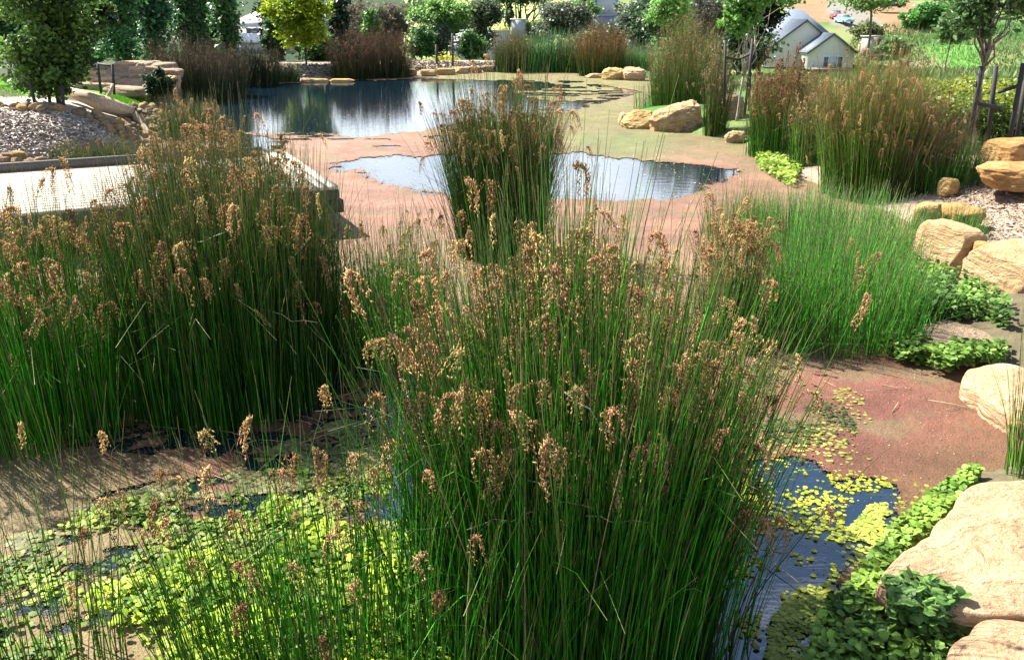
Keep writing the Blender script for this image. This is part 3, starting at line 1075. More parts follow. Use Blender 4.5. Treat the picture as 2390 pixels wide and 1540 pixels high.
slab('sandstone_slab', 'smooth peach boulder sinking into the red duckweed beside thin rushes at right', [(2252, 872), (2285, 852), (2350, 848), (2420, 870), (2450, 950), (2400, 985), (2335, 955), (2290, 915)], .16, -.3, S_PINK, 6, .05, amp=.03)
p = at(2210, 618, .16)
boulder('sandstone_boulder', 'upright block of cream sandstone with shaded right face beside the rush bed', (at(2213, 650)[0], at(2213, 650)[1] + .12, .20), (.50, .66, .80), S_CREAM, 21, .25, (.08, .05), amp=.07, cuts=4, n=20, k=6)
p = at(2400, 690, .2)
boulder('sandstone_boulder', 'largest bright cream block on the right bank, right of the upright block', (at(2420, 735)[0], at(2400, 735)[1] + .35, .17), (1.05, .9, .86), S_CREAM, 25, .35, (.12, .0), amp=.08, cuts=4, n=22, k=5)
p = at(2370, 447, .45)
boulder('sandstone_boulder', 'long layered orange slab with hollow underside on the bark mulch', (p[0] + .1, p[1], .66), (1.5, .8, .34), S_ORANGE, 31, .12, (.05, .05), amp=.12, cuts=6, n=20, k=4)
p = at(2375, 398, .6)
boulder('sandstone_boulder', 'rounded orange boulder above the layered slab, at the right edge', (p[0], p[1] + .1, .80), (.85, .7, .5), S_ORANGE, 33, .3, (0, 0), amp=.08, cuts=3, n=18)
for i, (a, b_, w, h, m, lb) in enumerate([(2165, 505, .34, .24, S_YELLOW, 'small yellow rock beside the foot of the broad olive rushes'), (2235, 500, .6, .16, S_ORANGE, 'thin layered yellow rock just below the long orange slab'),
                                          (2213, 438, .26, .2, S_YELLOW, 'small pale rock half hidden in grass left of the long orange slab'), (2175, 690, .5, .14, S_GREY, 'low grey rock under creeper, left of the two cream blocks'),
                                          (2290, 585, .2, .14, S_ORANGE, 'little orange stone wedged behind the two cream blocks'), (2330, 640, .01, .01, None, '')]):
    if m is None:
        continue
    p = at(a, b_, .15 if b_ > 600 else .4)
    boulder('small_rock', lb, tuple(p), (w, w * .8, h * 1.4), m, 40 + i, R.uniform(0, 3), (0, 0), n=12, cat='rock')

# peninsula rocks
for i, (x0, y0, x1, y1, m, lb, sd_) in enumerate([
        (1450, 258, 1532, 305, S_YELLOW, 'smooth yellow boulder at the water end of the peninsula', 51),
        (1520, 240, 1650, 312, S_CREAM, 'big pale boulder with a dark hollow in the middle of the peninsula', 52),
        (1585, 280, 1632, 312, S_GREY, 'small striped grey stone at the foot of the big pale boulder', 53),
        (1680, 218, 1745, 312, S_GREY, 'tall greyish boulder behind the narrow rush tuft on the peninsula', 54),
        (1697, 308, 1748, 338, S_CREAM, 'low cream rock at the duckweed edge right of the narrow rush tuft', 55),
        (1444, 262, 1475, 296, S_PINK, 'pinkish stone peeping out left of the smooth yellow boulder', 56),
        (1366, 174, 1425, 186, S_CREAM, 'low flat cream rock on the far shore by the brown rush', 57),
        (1402, 160, 1462, 190, S_YELLOW, 'yellowish boulder with a dark hole on the far right shore', 58),
        (1455, 158, 1512, 192, S_PINK, 'pink boulder on the far right shore left of the tall olive rushes', 59),
        (1440, 148, 1500, 164, S_GREY, 'greyish weathered slab behind the pink boulder on the far shore', 60)]):
    Dn = at((x0 + x1) / 2, y1 - 2, 0)[1]
    k_ = Dn / F * .95
    w, h = (x1 - x0) * k_, (y1 - y0) * k_
    cx = atD((x0 + x1) / 2, y1, Dn)[0]
    dp = min(w * .9, 1.2)
    boulder('shore_boulder', lb, (cx, Dn + dp / 2, h * .30), (w, dp, h * 1.15), m, sd_, R.uniform(-.2, .2), (0, -.12 if i == 1 else 0), amp=.22, cuts=9, n=24, k=3.0)
p = at(1826, 362, .05)
boulder('white_stone', 'small bleached grey stone in bright waterweed between the right rush clumps', (p[0], p[1], .12), (.30, .26, .30), mat_stone('bleached_stone', (.55, .5, .42), (.7, .66, .58), (.4, .35, .3)), 61, .4, n=12, cat='stone')

# far shore edging
edge_px = [(958, 170, 30, 'dark low edging rock beside the foot of the brown rush clump'), (1000, 171, 36, 'long cream edging stone left of the tall post'), (1040, 168, 44, 'cream edging stone just under the tall post'), (1076, 165, 30, 'short pale edging rock right of the tall post'),
           (1108, 163, 34, 'pale edging rock before the white wall'), (1140, 161, 30, 'last edging rock before the far rush bed')]
for i, (a, b_, w, lb) in enumerate(edge_px):
    D = at(a, b_ + 5, .05)[1]
    p = atD(a, b_ + 4, D)
    boulder('edging_rock', lb, (p[0], D, .16), (w * D / F, .6, .32), [S_GREY, S_CREAM, S_YELLOW, S_CREAM, S_GREY, S_GREY][i], 70 + i, R.uniform(-.2, .2), n=12, group='edging rocks along the far mulch bed', cat='rock')
for i, (a, w, lb) in enumerate([(735, 60, 'yellowish edging slab along the far shore beside the grey tuft'), (800, 56, 'low edging slab along the far shore left of the brown rushes'), (668, 50, 'thin edging slab along the far shore at the foot of the grey tuft')]):
    D = at(a, 188, .05)[1]
    p = atD(a, 187, D)
    boulder('edging_rock', lb, (p[0], D, .04), (w * D / F, .5, .16), S_YELLOW, 80 + i, 0, n=10, group='edging rocks along the far mulch bed', cat='rock')

# stacked sandstone wall, left
wall_px = [(225, 205, 90), (300, 213, 80), (250, 190, 70), (310, 196, 85), (372, 205, 60), (235, 176, 60), (290, 180, 64), (345, 182, 60), (385, 186, 50), (245, 163, 55), (292, 165, 50), (335, 166, 50), (372, 168, 45), (400, 172, 40), (310, 154, 52), (350, 155, 45), (385, 158, 36)]
names_row = ['bottom', 'bottom', 'lower middle', 'lower middle', 'lower middle', 'upper middle', 'upper middle', 'upper middle', 'upper middle', 'upper', 'upper', 'upper', 'upper', 'upper', 'topmost', 'topmost', 'topmost']
ordn = {0: 'left', 1: 'right', 2: 'left', 3: 'middle', 4: 'right', 5: 'leftmost', 6: 'second from left', 7: 'third from left', 8: 'rightmost', 9: 'leftmost', 10: 'second from left', 11: 'middle', 12: 'fourth from left', 13: 'rightmost', 14: 'left', 15: 'middle', 16: 'right'}
tw = thing('boulder_wall', 'stacked wall of long sandstone boulders behind the lawn at left', 'retaining wall', (-12.5, 27, .5))
for i, (a, b_, w) in enumerate(wall_px):
    D = 25.2 + (215 - b_) * .035
    p = atD(a, b_, D)
    V_, F_ = rounded_block(300 + i, (w * D / F * 1.15, 1.0, .30), 12, 4, .1, 4)
    o = link('boulder', mesh_from('boulder', V_, F_, None, [S_GREY, S_GREY, S_PINK][i % 3], True), tw, (p[0] + 12.5, D - 27, p[2] - .5))
    o.rotation_euler = (0, R.normal(0, .05), R.normal(0, .12))
mbb = MB()
p = atD(300, 195, 27.6)
mbb.box((p[0] + 12.6, .9, -.35), (2.6, .6, 1.2), 0, (.12, .09, .06))
mbb.build('earth_core', M_GROUND, tw)

# river stones and driftwood on the left bank
ST_ME = []
for i in range(7):
    V_, F_ = rounded_block(500 + i, (1, .8, .6), 7, 2.6, .12, 3)
    ST_ME.append(mesh_from('river_stone', V_, F_, None, [S_CREAM, S_GREY, S_YELLOW, S_PINK, S_CREAM, S_GREY, S_CREAM][i], True))
poly = [(175, 262), (215, 262), (260, 285), (300, 250), (410, 232), (425, 250), (395, 300), (380, 345), (330, 340), (270, 318), (200, 285)]
poly2 = [(-60, 365), (60, 372), (130, 392), (60, 402), (-60, 408)]
poly3 = [(-20, 245), (60, 244), (150, 262), (120, 266), (-20, 256)]
cnt = 0
for pl, nmax, lb, gr in ((poly, 190, 'rounded pale river stone in the dry creek bed around the driftwood log', 'river stones round the driftwood'),
                         (poly2, 34, 'rounded tan stone in the corner between mulch slope and deck', 'stones between mulch slope and deck'),
                         (poly3, 16, 'pale stone along the upper rim of the mulch slope', 'stones along the upper mulch rim')):
    k = 0
    q = np.array(pl, float)
    while k < nmax:
        a, b_ = R.uniform(q[:, 0].min(), q[:, 0].max()), R.uniform(q[:, 1].min(), q[:, 1].max())
        if not inside(q, np.array([a]), np.array([b_]))[0]:
            continue
        k += 1
        g = gpt(a, b_, 10, 60)
        s = R.uniform(.11, .30)
        o = link('river_stone', ST_ME[int(R.integers(0, 7))], None, (g[0], g[1], g[2] + s * .18))
        o.scale = (s, s, s)
        o.rotation_euler = (R.normal(0, .3), R.normal(0, .3), R.uniform(0, 6.3))
        if gr == 'river stones round the driftwood':
            lg = 262 + (a - 245) * .32
            zone = 'between the driftwood log and the lawn' if b_ < lg else ('at the foot of the mulch slope below the driftwood log' if a < 300 else 'at the water end beside the forked root of the driftwood log')
            tone = {0: 'cream', 1: 'greyish', 2: 'yellowish', 3: 'pinkish', 4: 'cream', 5: 'greyish', 6: 'cream'}[ST_ME.index(o.data)]
            lb = ('large ' if s > .22 else ('middling ' if s > .16 else 'small ')) + tone + ' rounded stone ' + zone
        tag(o, lb, 'stone', gr)
mb = MB()
g0, g1, g2, g3 = gpt(165, 238, 10, 60), gpt(245, 268, 10, 60), gpt(315, 290, 10, 60), gpt(365, 335, 10, 60)
up = np.array([0, 0, .22])
t = thing('driftwood_log', 'bleached driftwood log with forked root end lying on the creek stones', 'log', tuple(g1))
pts = [g0 + up, (g0 + g1) / 2 + up * 1.1, g1 + up * 1.1, g2 + up * 1.0]
mb.tube([p - g1 for p in pts], [.11, .15, .19, .17], 10, (.42, .32, .21))
mb.build('log', M_BARK, t, True)
mb = MB()
limb(mb, pts[-1] - g1, g3 + up * .3 - g1, .17, .05, 6, .05, 8, (.30, .22, .14))
for k in range(7):
    limb(mb, pts[-1] - g1 + R.normal(0, .06, 3), pts[-1] - g1 + np.array([R.uniform(-.1, .7), R.uniform(-.9, .2), R.uniform(-.35, .45)]), .06, .02, 5, .1, 5, (.10, .07, .05))
mb.build('root_end', M_BARK, t, True)
mb = MB()
limb(mb, (0, 0, 0.15), (.15, .3, .65), .07, .03, 5, .05, 6, (.34, .26, .17))
mb.build('branch_stub', M_BARK, t, True)

# ================================================================== deck
t = thing('timber_deck', 'bleached timber deck jutting over the pond at left, dark beam along its rear edge', 'deck', (0, 0, 0))
ZD = .62
nr_, fr_, = at(790, 436, ZD), at(668, 357, ZD)
fl_ = at(0, 402, ZD)
ux = fr_ - fl_
ux = ux / np.linalg.norm(ux)
uy = fr_ - nr_
wdt = np.linalg.norm(uy)
uy = uy / wdt
rzd = math.atan2(ux[1], ux[0])
Ld = 9.5
nb_ = 20
bw = wdt / nb_
endw = .42
ME_B = None
dirn = -ux
for i in range(nb_):
    cpt = nr_ + uy * (bw * (i + .5)) - ux * (endw + .02 + (Ld - endw) / 2)
    mb = MB()
    mb.box((0, 0, 0), (Ld - endw, bw - .003, .035), 0, vary((.43, .375, .29), 1, .07, .02)[0])
    o = mb.build('deck_board', M_DARKWOOD if False else None, t)
    o.data.materials.append(mat_tint('bleached_timber', rough=0.8, nscale=5, namt=0.22, bump=.4, bscale=60) if i == 0 else bpy.data.materials['bleached_timber'])
    o.location = (cpt[0], cpt[1], ZD - .0175)
    o.rotation_euler = (0, 0, rzd)
ang_end = math.atan2(uy[1], uy[0])
mb = MB()
mb.box((0, 0, 0), (Ld - .1, wdt - .08, .02), 0, (.46, .40, .30))
o = mb.build('gap_backing', bpy.data.materials['bleached_timber'], t)  # pale sheet added under the boards so their gaps look less dark
cpt = nr_ + uy * wdt / 2 - ux * (Ld / 2 + .02)
o.location = (cpt[0], cpt[1], ZD - .018)
o.rotation_euler = (0, 0, rzd)
for k in range(3):
    cpt = nr_ + uy * wdt / 2 - ux * (endw * (k + .5) / 3)
    mb = MB()
    mb.box((0, 0, 0), (wdt + .02, endw / 3 - .012, .05), 0, (.56, .50, .39))
    o = mb.build('edge_board', bpy.data.materials['bleached_timber'], t)
    o.location = (cpt[0], cpt[1], ZD - .02 + .012)
    o.rotation_euler = (0, 0, ang_end)
mb = MB()
mb.box((0, 0, 0), (Ld - .3, .09, .13), 0, (.085, .075, .065))
o = mb.build('rear_beam', M_DARKWOOD, t)
cpt = fr_ - ux * (Ld / 2 + .25) - uy * .05
o.location = (cpt[0], cpt[1], ZD + .066)
o.rotation_euler = (0, 0, rzd)
for nm, off, hh_, zc in (('fascia', -.02, .13, ZD - .105), ('bearer', .02, .17, ZD - .27)):
    mb = MB()
    mb.box((0, 0, 0), (Ld, .06, hh_), 0, (.05, .06, .05))
    o = mb.build(nm, M_DARKWOOD, t)
    cpt = nr_ - ux * (Ld / 2 - (.06 if nm == 'bearer' else 0)) + uy * (off + .03)
    o.location = (cpt[0], cpt[1], zc)
    o.rotation_euler = (0, 0, rzd)
    mb = MB()
    mb.box((0, 0, 0), (wdt - .1, .06, hh_), 0, (.05, .06, .05))
    o = mb.build(nm, M_DARKWOOD, t)
    cpt = nr_ + uy * wdt / 2 - ux * (.04 if nm == 'fascia' else -.02)
    o.location = (cpt[0], cpt[1], zc)
    o.rotation_euler = (0, 0, ang_end)
for k in range(5):
    for q in (.25, wdt - .25):
        mb = MB()
        mb.box((0, 0, 0), (.14, .14, 1.3), rzd, (.045, .045, .04))
        o = mb.build('pile', M_DARKWOOD, t)
        cpt = nr_ - ux * (.35 + 2.1 * k) + uy * q
        o.location = (cpt[0], cpt[1], -.2)

# ducks
def duck(label, p, rz, s=1.0):
    t = thing('duck', label, 'duck', tuple(p), 'two small ducks by the deck corner')
    t.rotation_euler = (0, 0, rz)
    prof = [(-.17, .085, .008), (-.13, .07, .032), (-.06, .055, .055), (.02, .05, .062), (.08, .06, .050), (.115, .085, .030), (.125, .125, .020), (.135, .160, .018), (.150, .180, .026), (.172, .182, .024), (.190, .176, .012)]
    mb = MB()
    pts = np.array([(a, 0, b) for a, b, c in prof]) * s
    mb.tube(pts, [c * s for a, b, c in prof], 12, (.10, .07, .045))
    mb.build('body', M_FEATHER, t, True)
    mb = MB()
    mb.tube(np.array([(.190, 0, .177), (.212, 0, .172), (.232, 0, .168)]) * s, [.009 * s, .007 * s, .004 * s], 6, (.06, .055, .05))
    mb.build('bill', M_FEATHER, t, True)
    for sg in (-1, 1):
        mb = MB()
        mb.tube(np.array([(.07, sg * .047, .07), (.0, sg * .058, .075), (-.09, sg * .04, .085), (-.15, sg * .015, .09)]) * s, [.012 * s, .03 * s, .022 * s, .004 * s], 8, (.17, .12, .08))
        mb.build('wing', M_FEATHER, t, True)
        mb = MB()
        mb.tube(np.array([(.166, sg * .020, .190), (.167, sg * .0265, .190)]) * s, [.005 * s, .003 * s], 6, (.01, .01, .01))
        mb.build('eye', M_GLOSS, t, True)
    return t


duck('small brown duck swimming in the pink duckweed beyond the deck corner', at(650, 349, -.01), .1, 1.0)
dk = duck('small brown duck sitting on the far corner of the deck', at(676, 358, ZD + .02), -.5, .62)
dk.location = tuple(fr_ - ux * .12 - uy * .1 + np.array([0, 0, -.001]))
del dk['group']

# ================================================================== tree guards
def tube_part(t, nm, a, b, r, c, mat=None, n=6):
    mb = MB()
    mb.tube([np.array(a), (np.array(a) + np.array(b)) / 2, np.array(b)], r, n, c)
    return mb.build(nm, mat or M_DARKWOOD, t)


def guard(label, stakes, ties, D, base, thick=.022, c=(.02, .018, .016)):
    o = np.array([atD(stakes[0][0], 100, D)[0], D, base])
    t = thing('tree_guard', label, 'tree stakes', tuple(o))
    for (x0, y0, x1, y1, dd) in stakes:
        tube_part(t, 'stake', atD(x0, y0, D + dd) - o, atD(x1, y1, D + dd) - o, thick, c)
    for (x0, y0, d0, x1, y1, d1) in ties:
        tube_part(t, 'tie', atD(x0, y0, D + d0) - o, atD(x1, y1, D + d1) - o, thick * .9, c)
    return t


guard('four black stakes with rubber ties round the pale trunk at the right edge', [(2290, 155, 2261, 335, 0), (2325, 155, 2303, 345, .5), (2389, 148, 2352, 348, -.1), (2392, 190, 2371, 348, .4)],
      [(2276, 240, 0, 2330, 252, .2), (2330, 250, .2, 2338, 258, .3), (2332, 215, .3, 2378, 200, -.1)], 14.6, .6, .040)
guard('black stakes and rubber tie beside the rushes left of the slate-roofed house', [(1693, 95, 1690, 250, 0), (1757, 90, 1738, 270, 0), (1752, 118, 1748, 260, .1)], [(1690, 133, 0, 1722, 140, .3), (1722, 140, .3, 1755, 125, 0)], 20.5, .5, .03)
guard('three black stakes under the dark maple at the left edge', [(70, 190, 84, 252, -.3), (144, 200, 150, 262, -.2), (112, 190, 118, 262, .6)], [], 19.0, .9, .035)
guard('dark post and pale post in the lawn before the stacked boulder wall', [(262, 150, 267, 221, 0), (228, 150, 236, 219, .3)], [(205, 160, .4, 228, 150, .3), (228, 149, .3, 262, 155, 0)], 23.2, .6, .035)
guard('single tall timber post standing in the far mulch bed', [(1056, 78, 1057, 152, 0), (1018, 105, 1020, 150, .2)], [(1056, 100, 0, 1072, 98, .3)], 44, .5, .06, (.05, .04, .03))

# ================================================================== trees
DG, MG, LG, OL, GG, LIME, BRN = (.022, .055, .018), (.04, .105, .02), (.07, .19, .03), (.075, .10, .035), (.10, .14, .09), (.28, .38, .02), (.13, .105, .07)
tree('maple_tree', 'dark leafy young maple on black stakes at the left edge', 112, 19.4, [(-20, -60, 225, 110), (0, 60, 215, 190), (20, 150, 190, 225)], (.02, .05, .012), (.09, .17, .03), leaf=.055, n=8500, tr=.055, bark=(.03, .025, .02), fork=1.1, ncl=70)
tree('shade_tree', 'dark crown overhanging behind the staked maple', 175, 27, [(130, -20, 260, 90)], DG, (.05, .09, .02), leaf=.08, n=5000, tr=.09)
tree('poplar_tree', 'bluish green columnar tree right behind the dark maple', 262, 34, [(195, -60, 330, 158)], (.03, .085, .03), (.07, .17, .06), leaf=.085, n=5000, tr=.07)
tree('poplar_tree', 'second bluish green tree, above the stacked boulder wall', 345, 36, [(300, -70, 400, 160)], (.03, .08, .035), (.075, .17, .07), leaf=.09, n=4500, tr=.07)
tree('poplar_tree', 'wide mid green tree over the right end of the boulder wall', 435, 38, [(385, -70, 490, 150)], (.028, .07, .025), (.065, .15, .05), leaf=.09, n=4500, tr=.07)
tree('poplar_tree', 'slim bright-edged tree just left of the white-roofed house', 525, 40, [(490, -60, 556, 150)], (.03, .08, .028), (.09, .19, .06), leaf=.09, n=4000, tr=.06)
tree('dark_conifer', 'near black conifer hiding the left end of the white-roofed house', 500, 52, [(430, -90, 548, 140)], (.012, .028, .014), (.03, .055, .025), leaf=.10, n=5000, tr=.1)
tree('golden_tree', 'lime yellow tree above the far mulch bed', 711, 42, [(618, -90, 772, 60), (650, 30, 768, 112)], (.09, .16, .010), (.25, .31, .012), leaf=.085, n=6500, tr=.05, bark=(.03, .025, .02), ncl=80)
tree('poplar_tree', 'narrow dark green tree between white-roofed house and lime yellow tree', 640, 46, [(612, 30, 668, 150)], (.025, .065, .022), (.07, .13, .04), leaf=.09, n=2600, tr=.05)
tree('poplar_tree', 'green bush-like tree under the right side of the lime yellow crown', 735, 46, [(690, 66, 792, 150)], (.03, .08, .025), (.09, .17, .05), leaf=.09, n=3600, tr=.05)
tree('dark_conifer', 'dark backdrop conifer behind the lime yellow tree', 690, 60, [(600, -60, 700, 110), (760, -60, 820, 130)], (.012, .03, .013), (.03, .06, .025), leaf=.12, n=5000, tr=.1)
tree('she_oak_tree', 'brownish feathery she-oak above the brown rush clump', 860, 56, [(785, -80, 900, 120), (870, -60, 965, 110)], (.075, .07, .045), (.17, .14, .10), leaf=.13, n=9000, tr=.1, asp=.16, ncl=120, drop=.15)
tree('small_green_tree', 'small bright green tree in front of the brownish she-oak', 865, 50, [(842, 18, 888, 100)], (.05, .12, .03), (.10, .22, .05), leaf=.08, n=1500, tr=.04, shape=1.6)
tree('laurel_bush', 'dense rounded green bush beside the far mulch bed', 982, 47, [(954, 62, 1012, 146)], (.025, .075, .02), (.08, .17, .045), leaf=.08, n=2400, tr=.04, cat='bush')
tree('ash_tree', 'light green crowned tree over the tall timber post', 1045, 49, [(965, -60, 1092, 60), (1000, 20, 1080, 90)], (.07, .15, .03), (.15, .27, .06), leaf=.085, n=5500, tr=.06)
tree('grey_shrub', 'grey green shrub between laurel bush and timber post', 1028, 48, [(1000, 45, 1056, 140)], (.06, .09, .055), (.13, .17, .12), leaf=.06, n=2400, tr=.04, cat='shrub')
tree('laurel_bush', 'green bush right of the timber post, before the white wall', 1098, 47, [(1072, 72, 1125, 148)], (.03, .08, .02), (.09, .18, .05), leaf=.08, n=2300, tr=.04, cat='bush')
tree('gum_tree', 'tall olive slender tree before the left part of the white wall', 1130, 50, [(1088, -60, 1168, 70), (1092, 50, 1150, 148)], (.04, .06, .03), (.10, .13, .07), leaf=.08, n=4500, tr=.06)
tree('cypress_tree', 'tiny dark cypress standing in the pale pasture', 1190, 120, [(1180, 12, 1200, 62)], (.02, .05, .02), (.05, .10, .04), leaf=.16, n=900, tr=.08, shape=1.6)
tree('field_tree', 'dark forked tree trunk in the pale pasture', 1207, 118, [(1120, -120, 1300, -22)], (.03, .06, .02), (.06, .1, .03), leaf=.2, n=2500, tr=.38, bark=(.03, .025, .02), fork=3.4)
tree('wattle_shrub', 'grey brown shrub above the left of the green reed bed', 1310, 52, [(1250, 0, 1372, 88)], (.055, .065, .04), (.12, .15, .09), leaf=.08, n=5000, tr=.06, cat='shrub', ncl=90)
tree('ash_tree', 'bright green branches hanging before the grey blue house', 1355, 54, [(1318, -80, 1398, 40)], (.09, .17, .04), (.18, .30, .08), leaf=.08, n=2200, tr=.05)
tree('gum_tree', 'silvery dark eucalypt right of the grey blue house', 1490, 50, [(1447, -70, 1545, 60), (1455, 40, 1530, 122)], (.03, .045, .03), (.13, .16, .12), leaf=.075, n=6000, tr=.07)
tree('ash_tree', 'fresh green tree rising behind the tall olive rushes', 1562, 47, [(1520, -60, 1612, 70)], (.09, .19, .04), (.17, .32, .08), leaf=.08, n=3600, tr=.05)
tree('she_oak_tree', 'dark grey brown she-oak behind the right rushes', 1655, 58, [(1600, -90, 1720, 100)], (.035, .038, .026), (.09, .085, .065), leaf=.13, n=7000, tr=.1, asp=.16, ncl=100)
tree('black_tree', 'nearly black tree left of the slate-roofed house', 1782, 62, [(1735, -30, 1825, 60), (1730, 50, 1795, 145)], (.01, .02, .01), (.035, .05, .02), leaf=.12, n=6000, tr=.11, bark=(.02, .018, .015))
tree('crepe_tree', 'light green tree on pale forked stems beside black stakes', 1734, 21.5, [(1695, -60, 1790, 52), (1770, -60, 1870, 12), (1690, 20, 1755, 80)], (.07, .17, .03), (.15, .30, .07), leaf=.06, n=5200, tr=.035, bark=(.30, .26, .19), fork=1.05, ncl=70)
tree('overhanging_tree', 'leafy branches dipping in from the top edge above the dirt track', 2030, 60, [(1960, -160, 2110, 12), (2000, -60, 2060, 28)], (.08, .15, .04), (.17, .26, .09), leaf=.10, n=3500, tr=.09, base=-1.0)
tree('round_shrub', 'round glossy green shrub on the hillside below the top edge', 2158, 161, [(2118, 12, 2205, 68)], (.03, .10, .02), (.10, .26, .05), leaf=.28, n=3500, tr=.2, cat='shrub', ncl=70, trunk=True)
tree('hill_bush', 'wide pale green bushes along the top edge of the hillside', 2245, 175, [(2190, -50, 2330, 24)], (.05, .11, .03), (.14, .24, .07), leaf=.3, n=3500, tr=.2, cat='bushes')
tree('staked_tree', 'staked tree with pale spreading limbs at the right edge', 2318, 14.9, [(2245, -90, 2345, 60), (2330, -110, 2480, 80), (2215, -20, 2300, 88), (2290, 40, 2320, 95)], (.035, .075, .022), (.12, .21, .07), leaf=.05, n=3400, tr=.045, bark=(.13, .105, .08), fork=1.45, ncl=60)
tree('yellow_shrub', 'tiny yellow shrub before the small grey shed', 1172, 58, [(1158, 66, 1188, 92)], (.30, .30, .02), (.48, .44, .03), leaf=.07, n=500, tr=.03, cat='shrub')
tree('yellow_shrub', 'low yellow flowering plant at the foot of the timber post', 1040, 46, [(1012, 132, 1072, 150)], (.30, .32, .02), (.46, .44, .03), leaf=.05, n=700, tr=.02, cat='shrub')
tree('dense_tree', 'dark trees massed behind the poplars at top left', 330, 62, [(180, -110, 420, 120), (380, -110, 540, 20)], (.012, .035, .014), (.035, .075, .03), leaf=.13, n=9000, tr=.12, ncl=140, cat='trees')
tree('dense_tree', 'dark shrubs massed behind the far reeds below the grey blue house', 1400, 58, [(1330, 60, 1480, 130), (1560, 60, 1700, 140)], (.02, .04, .018), (.06, .09, .04), leaf=.1, n=5000, tr=.05, cat='shrubs')
tree('dense_tree', 'dark green belt of trees behind the she-oak and ash, centre left', 960, 108, [(770, -60, 900, 100), (930, -60, 1010, 60), (1060, -60, 1120, 90)], (.02, .05, .018), (.05, .10, .03), leaf=.13, n=6500, tr=.08, ncl=110, cat='trees')
tree('dense_tree', 'dark green trees between the grey blue house and the slate-roofed house', 1600, 76, [(1480, -60, 1640, 90), (1620, -60, 1780, 100)], (.02, .05, .018), (.05, .10, .035), leaf=.14, n=7000, tr=.08, ncl=110, cat='trees')
tree('olive_shrub', 'rounded olive shrubs at the foot of the pasture left of the grey blue house', 1250, 60, [(1215, 50, 1300, 100), (1150, 80, 1230, 120)], (.06, .09, .03), (.13, .18, .06), leaf=.09, n=3500, tr=.05, cat='shrubs')
tree('round_shrub', 'loose dark green shrub on the hillside left of the staked tree', 2215, 120, [(2190, 50, 2260, 100)], (.03, .08, .02), (.08, .17, .04), leaf=.22, n=2500, tr=.1, cat='shrub')
tree('round_shrub', 'low pale shrub on the hillside just right of the dark doored shed', 2085, 122, [(2060, 92, 2125, 130)], (.06, .11, .03), (.13, .20, .07), leaf=.2, n=2200, tr=.1, cat='shrub')
tree('round_shrub', 'scrubby shrub between the parked cars and the dark doored shed', 2030, 138, [(1995, 58, 2058, 92)], (.07, .10, .03), (.16, .19, .07), leaf=.2, n=2200, tr=.1, cat='shrub')
tree('dense_tree', 'dark tree filling the far left edge behind the maple', 10, 34, [(-90, -40, 70, 130)], (.02, .05, .015), (.05, .11, .03), leaf=.09, n=5000, tr=.08, ncl=90)
tree('poplar_tree', 'dark green tree filling in between the bluish green columnar trees', 305, 44, [(262, -60, 356, 150)], (.02, .06, .02), (.06, .14, .045), leaf=.1, n=5000, tr=.07)
tree('poplar_tree', 'dark green tree behind the wide mid green one above the black-green rushes', 470, 47, [(420, -60, 520, 140)], (.02, .055, .02), (.055, .12, .04), leaf=.1, n=5000, tr=.07)
tree('poplar_tree', 'sunlit green tree between the maple and the first columnar tree', 215, 40, [(150, -60, 262, 150)], (.025, .07, .02), (.08, .18, .05), leaf=.09, n=5000, tr=.07)
tree('dark_shrub', 'dark shrub overlapping the right end of the boulder wall', 372, 24, [(340, 168, 405, 222)], (.012, .03, .012), (.03, .06, .022), leaf=.05, n=3500, tr=.04, cat='shrub')
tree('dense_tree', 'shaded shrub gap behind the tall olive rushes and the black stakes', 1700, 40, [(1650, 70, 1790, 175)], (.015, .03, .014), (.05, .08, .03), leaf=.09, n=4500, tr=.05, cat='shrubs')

# ================================================================== buildings
def frame3(t_name, label, cat, px, py_base, D, rz=0.0, group=None):
    p = atD(px, py_base, D)
    t = thing(t_name, label, cat, tuple(p), group)
    t.rotation_euler = (0, 0, rz)
    return t


def part_box(t, nm, c, d, col, mat=None, rz=0):
    mb = MB()
    mb.box((0, 0, 0), d, rz, col)
    return mb.build(nm, mat or M_PAINT, t, loc=c)


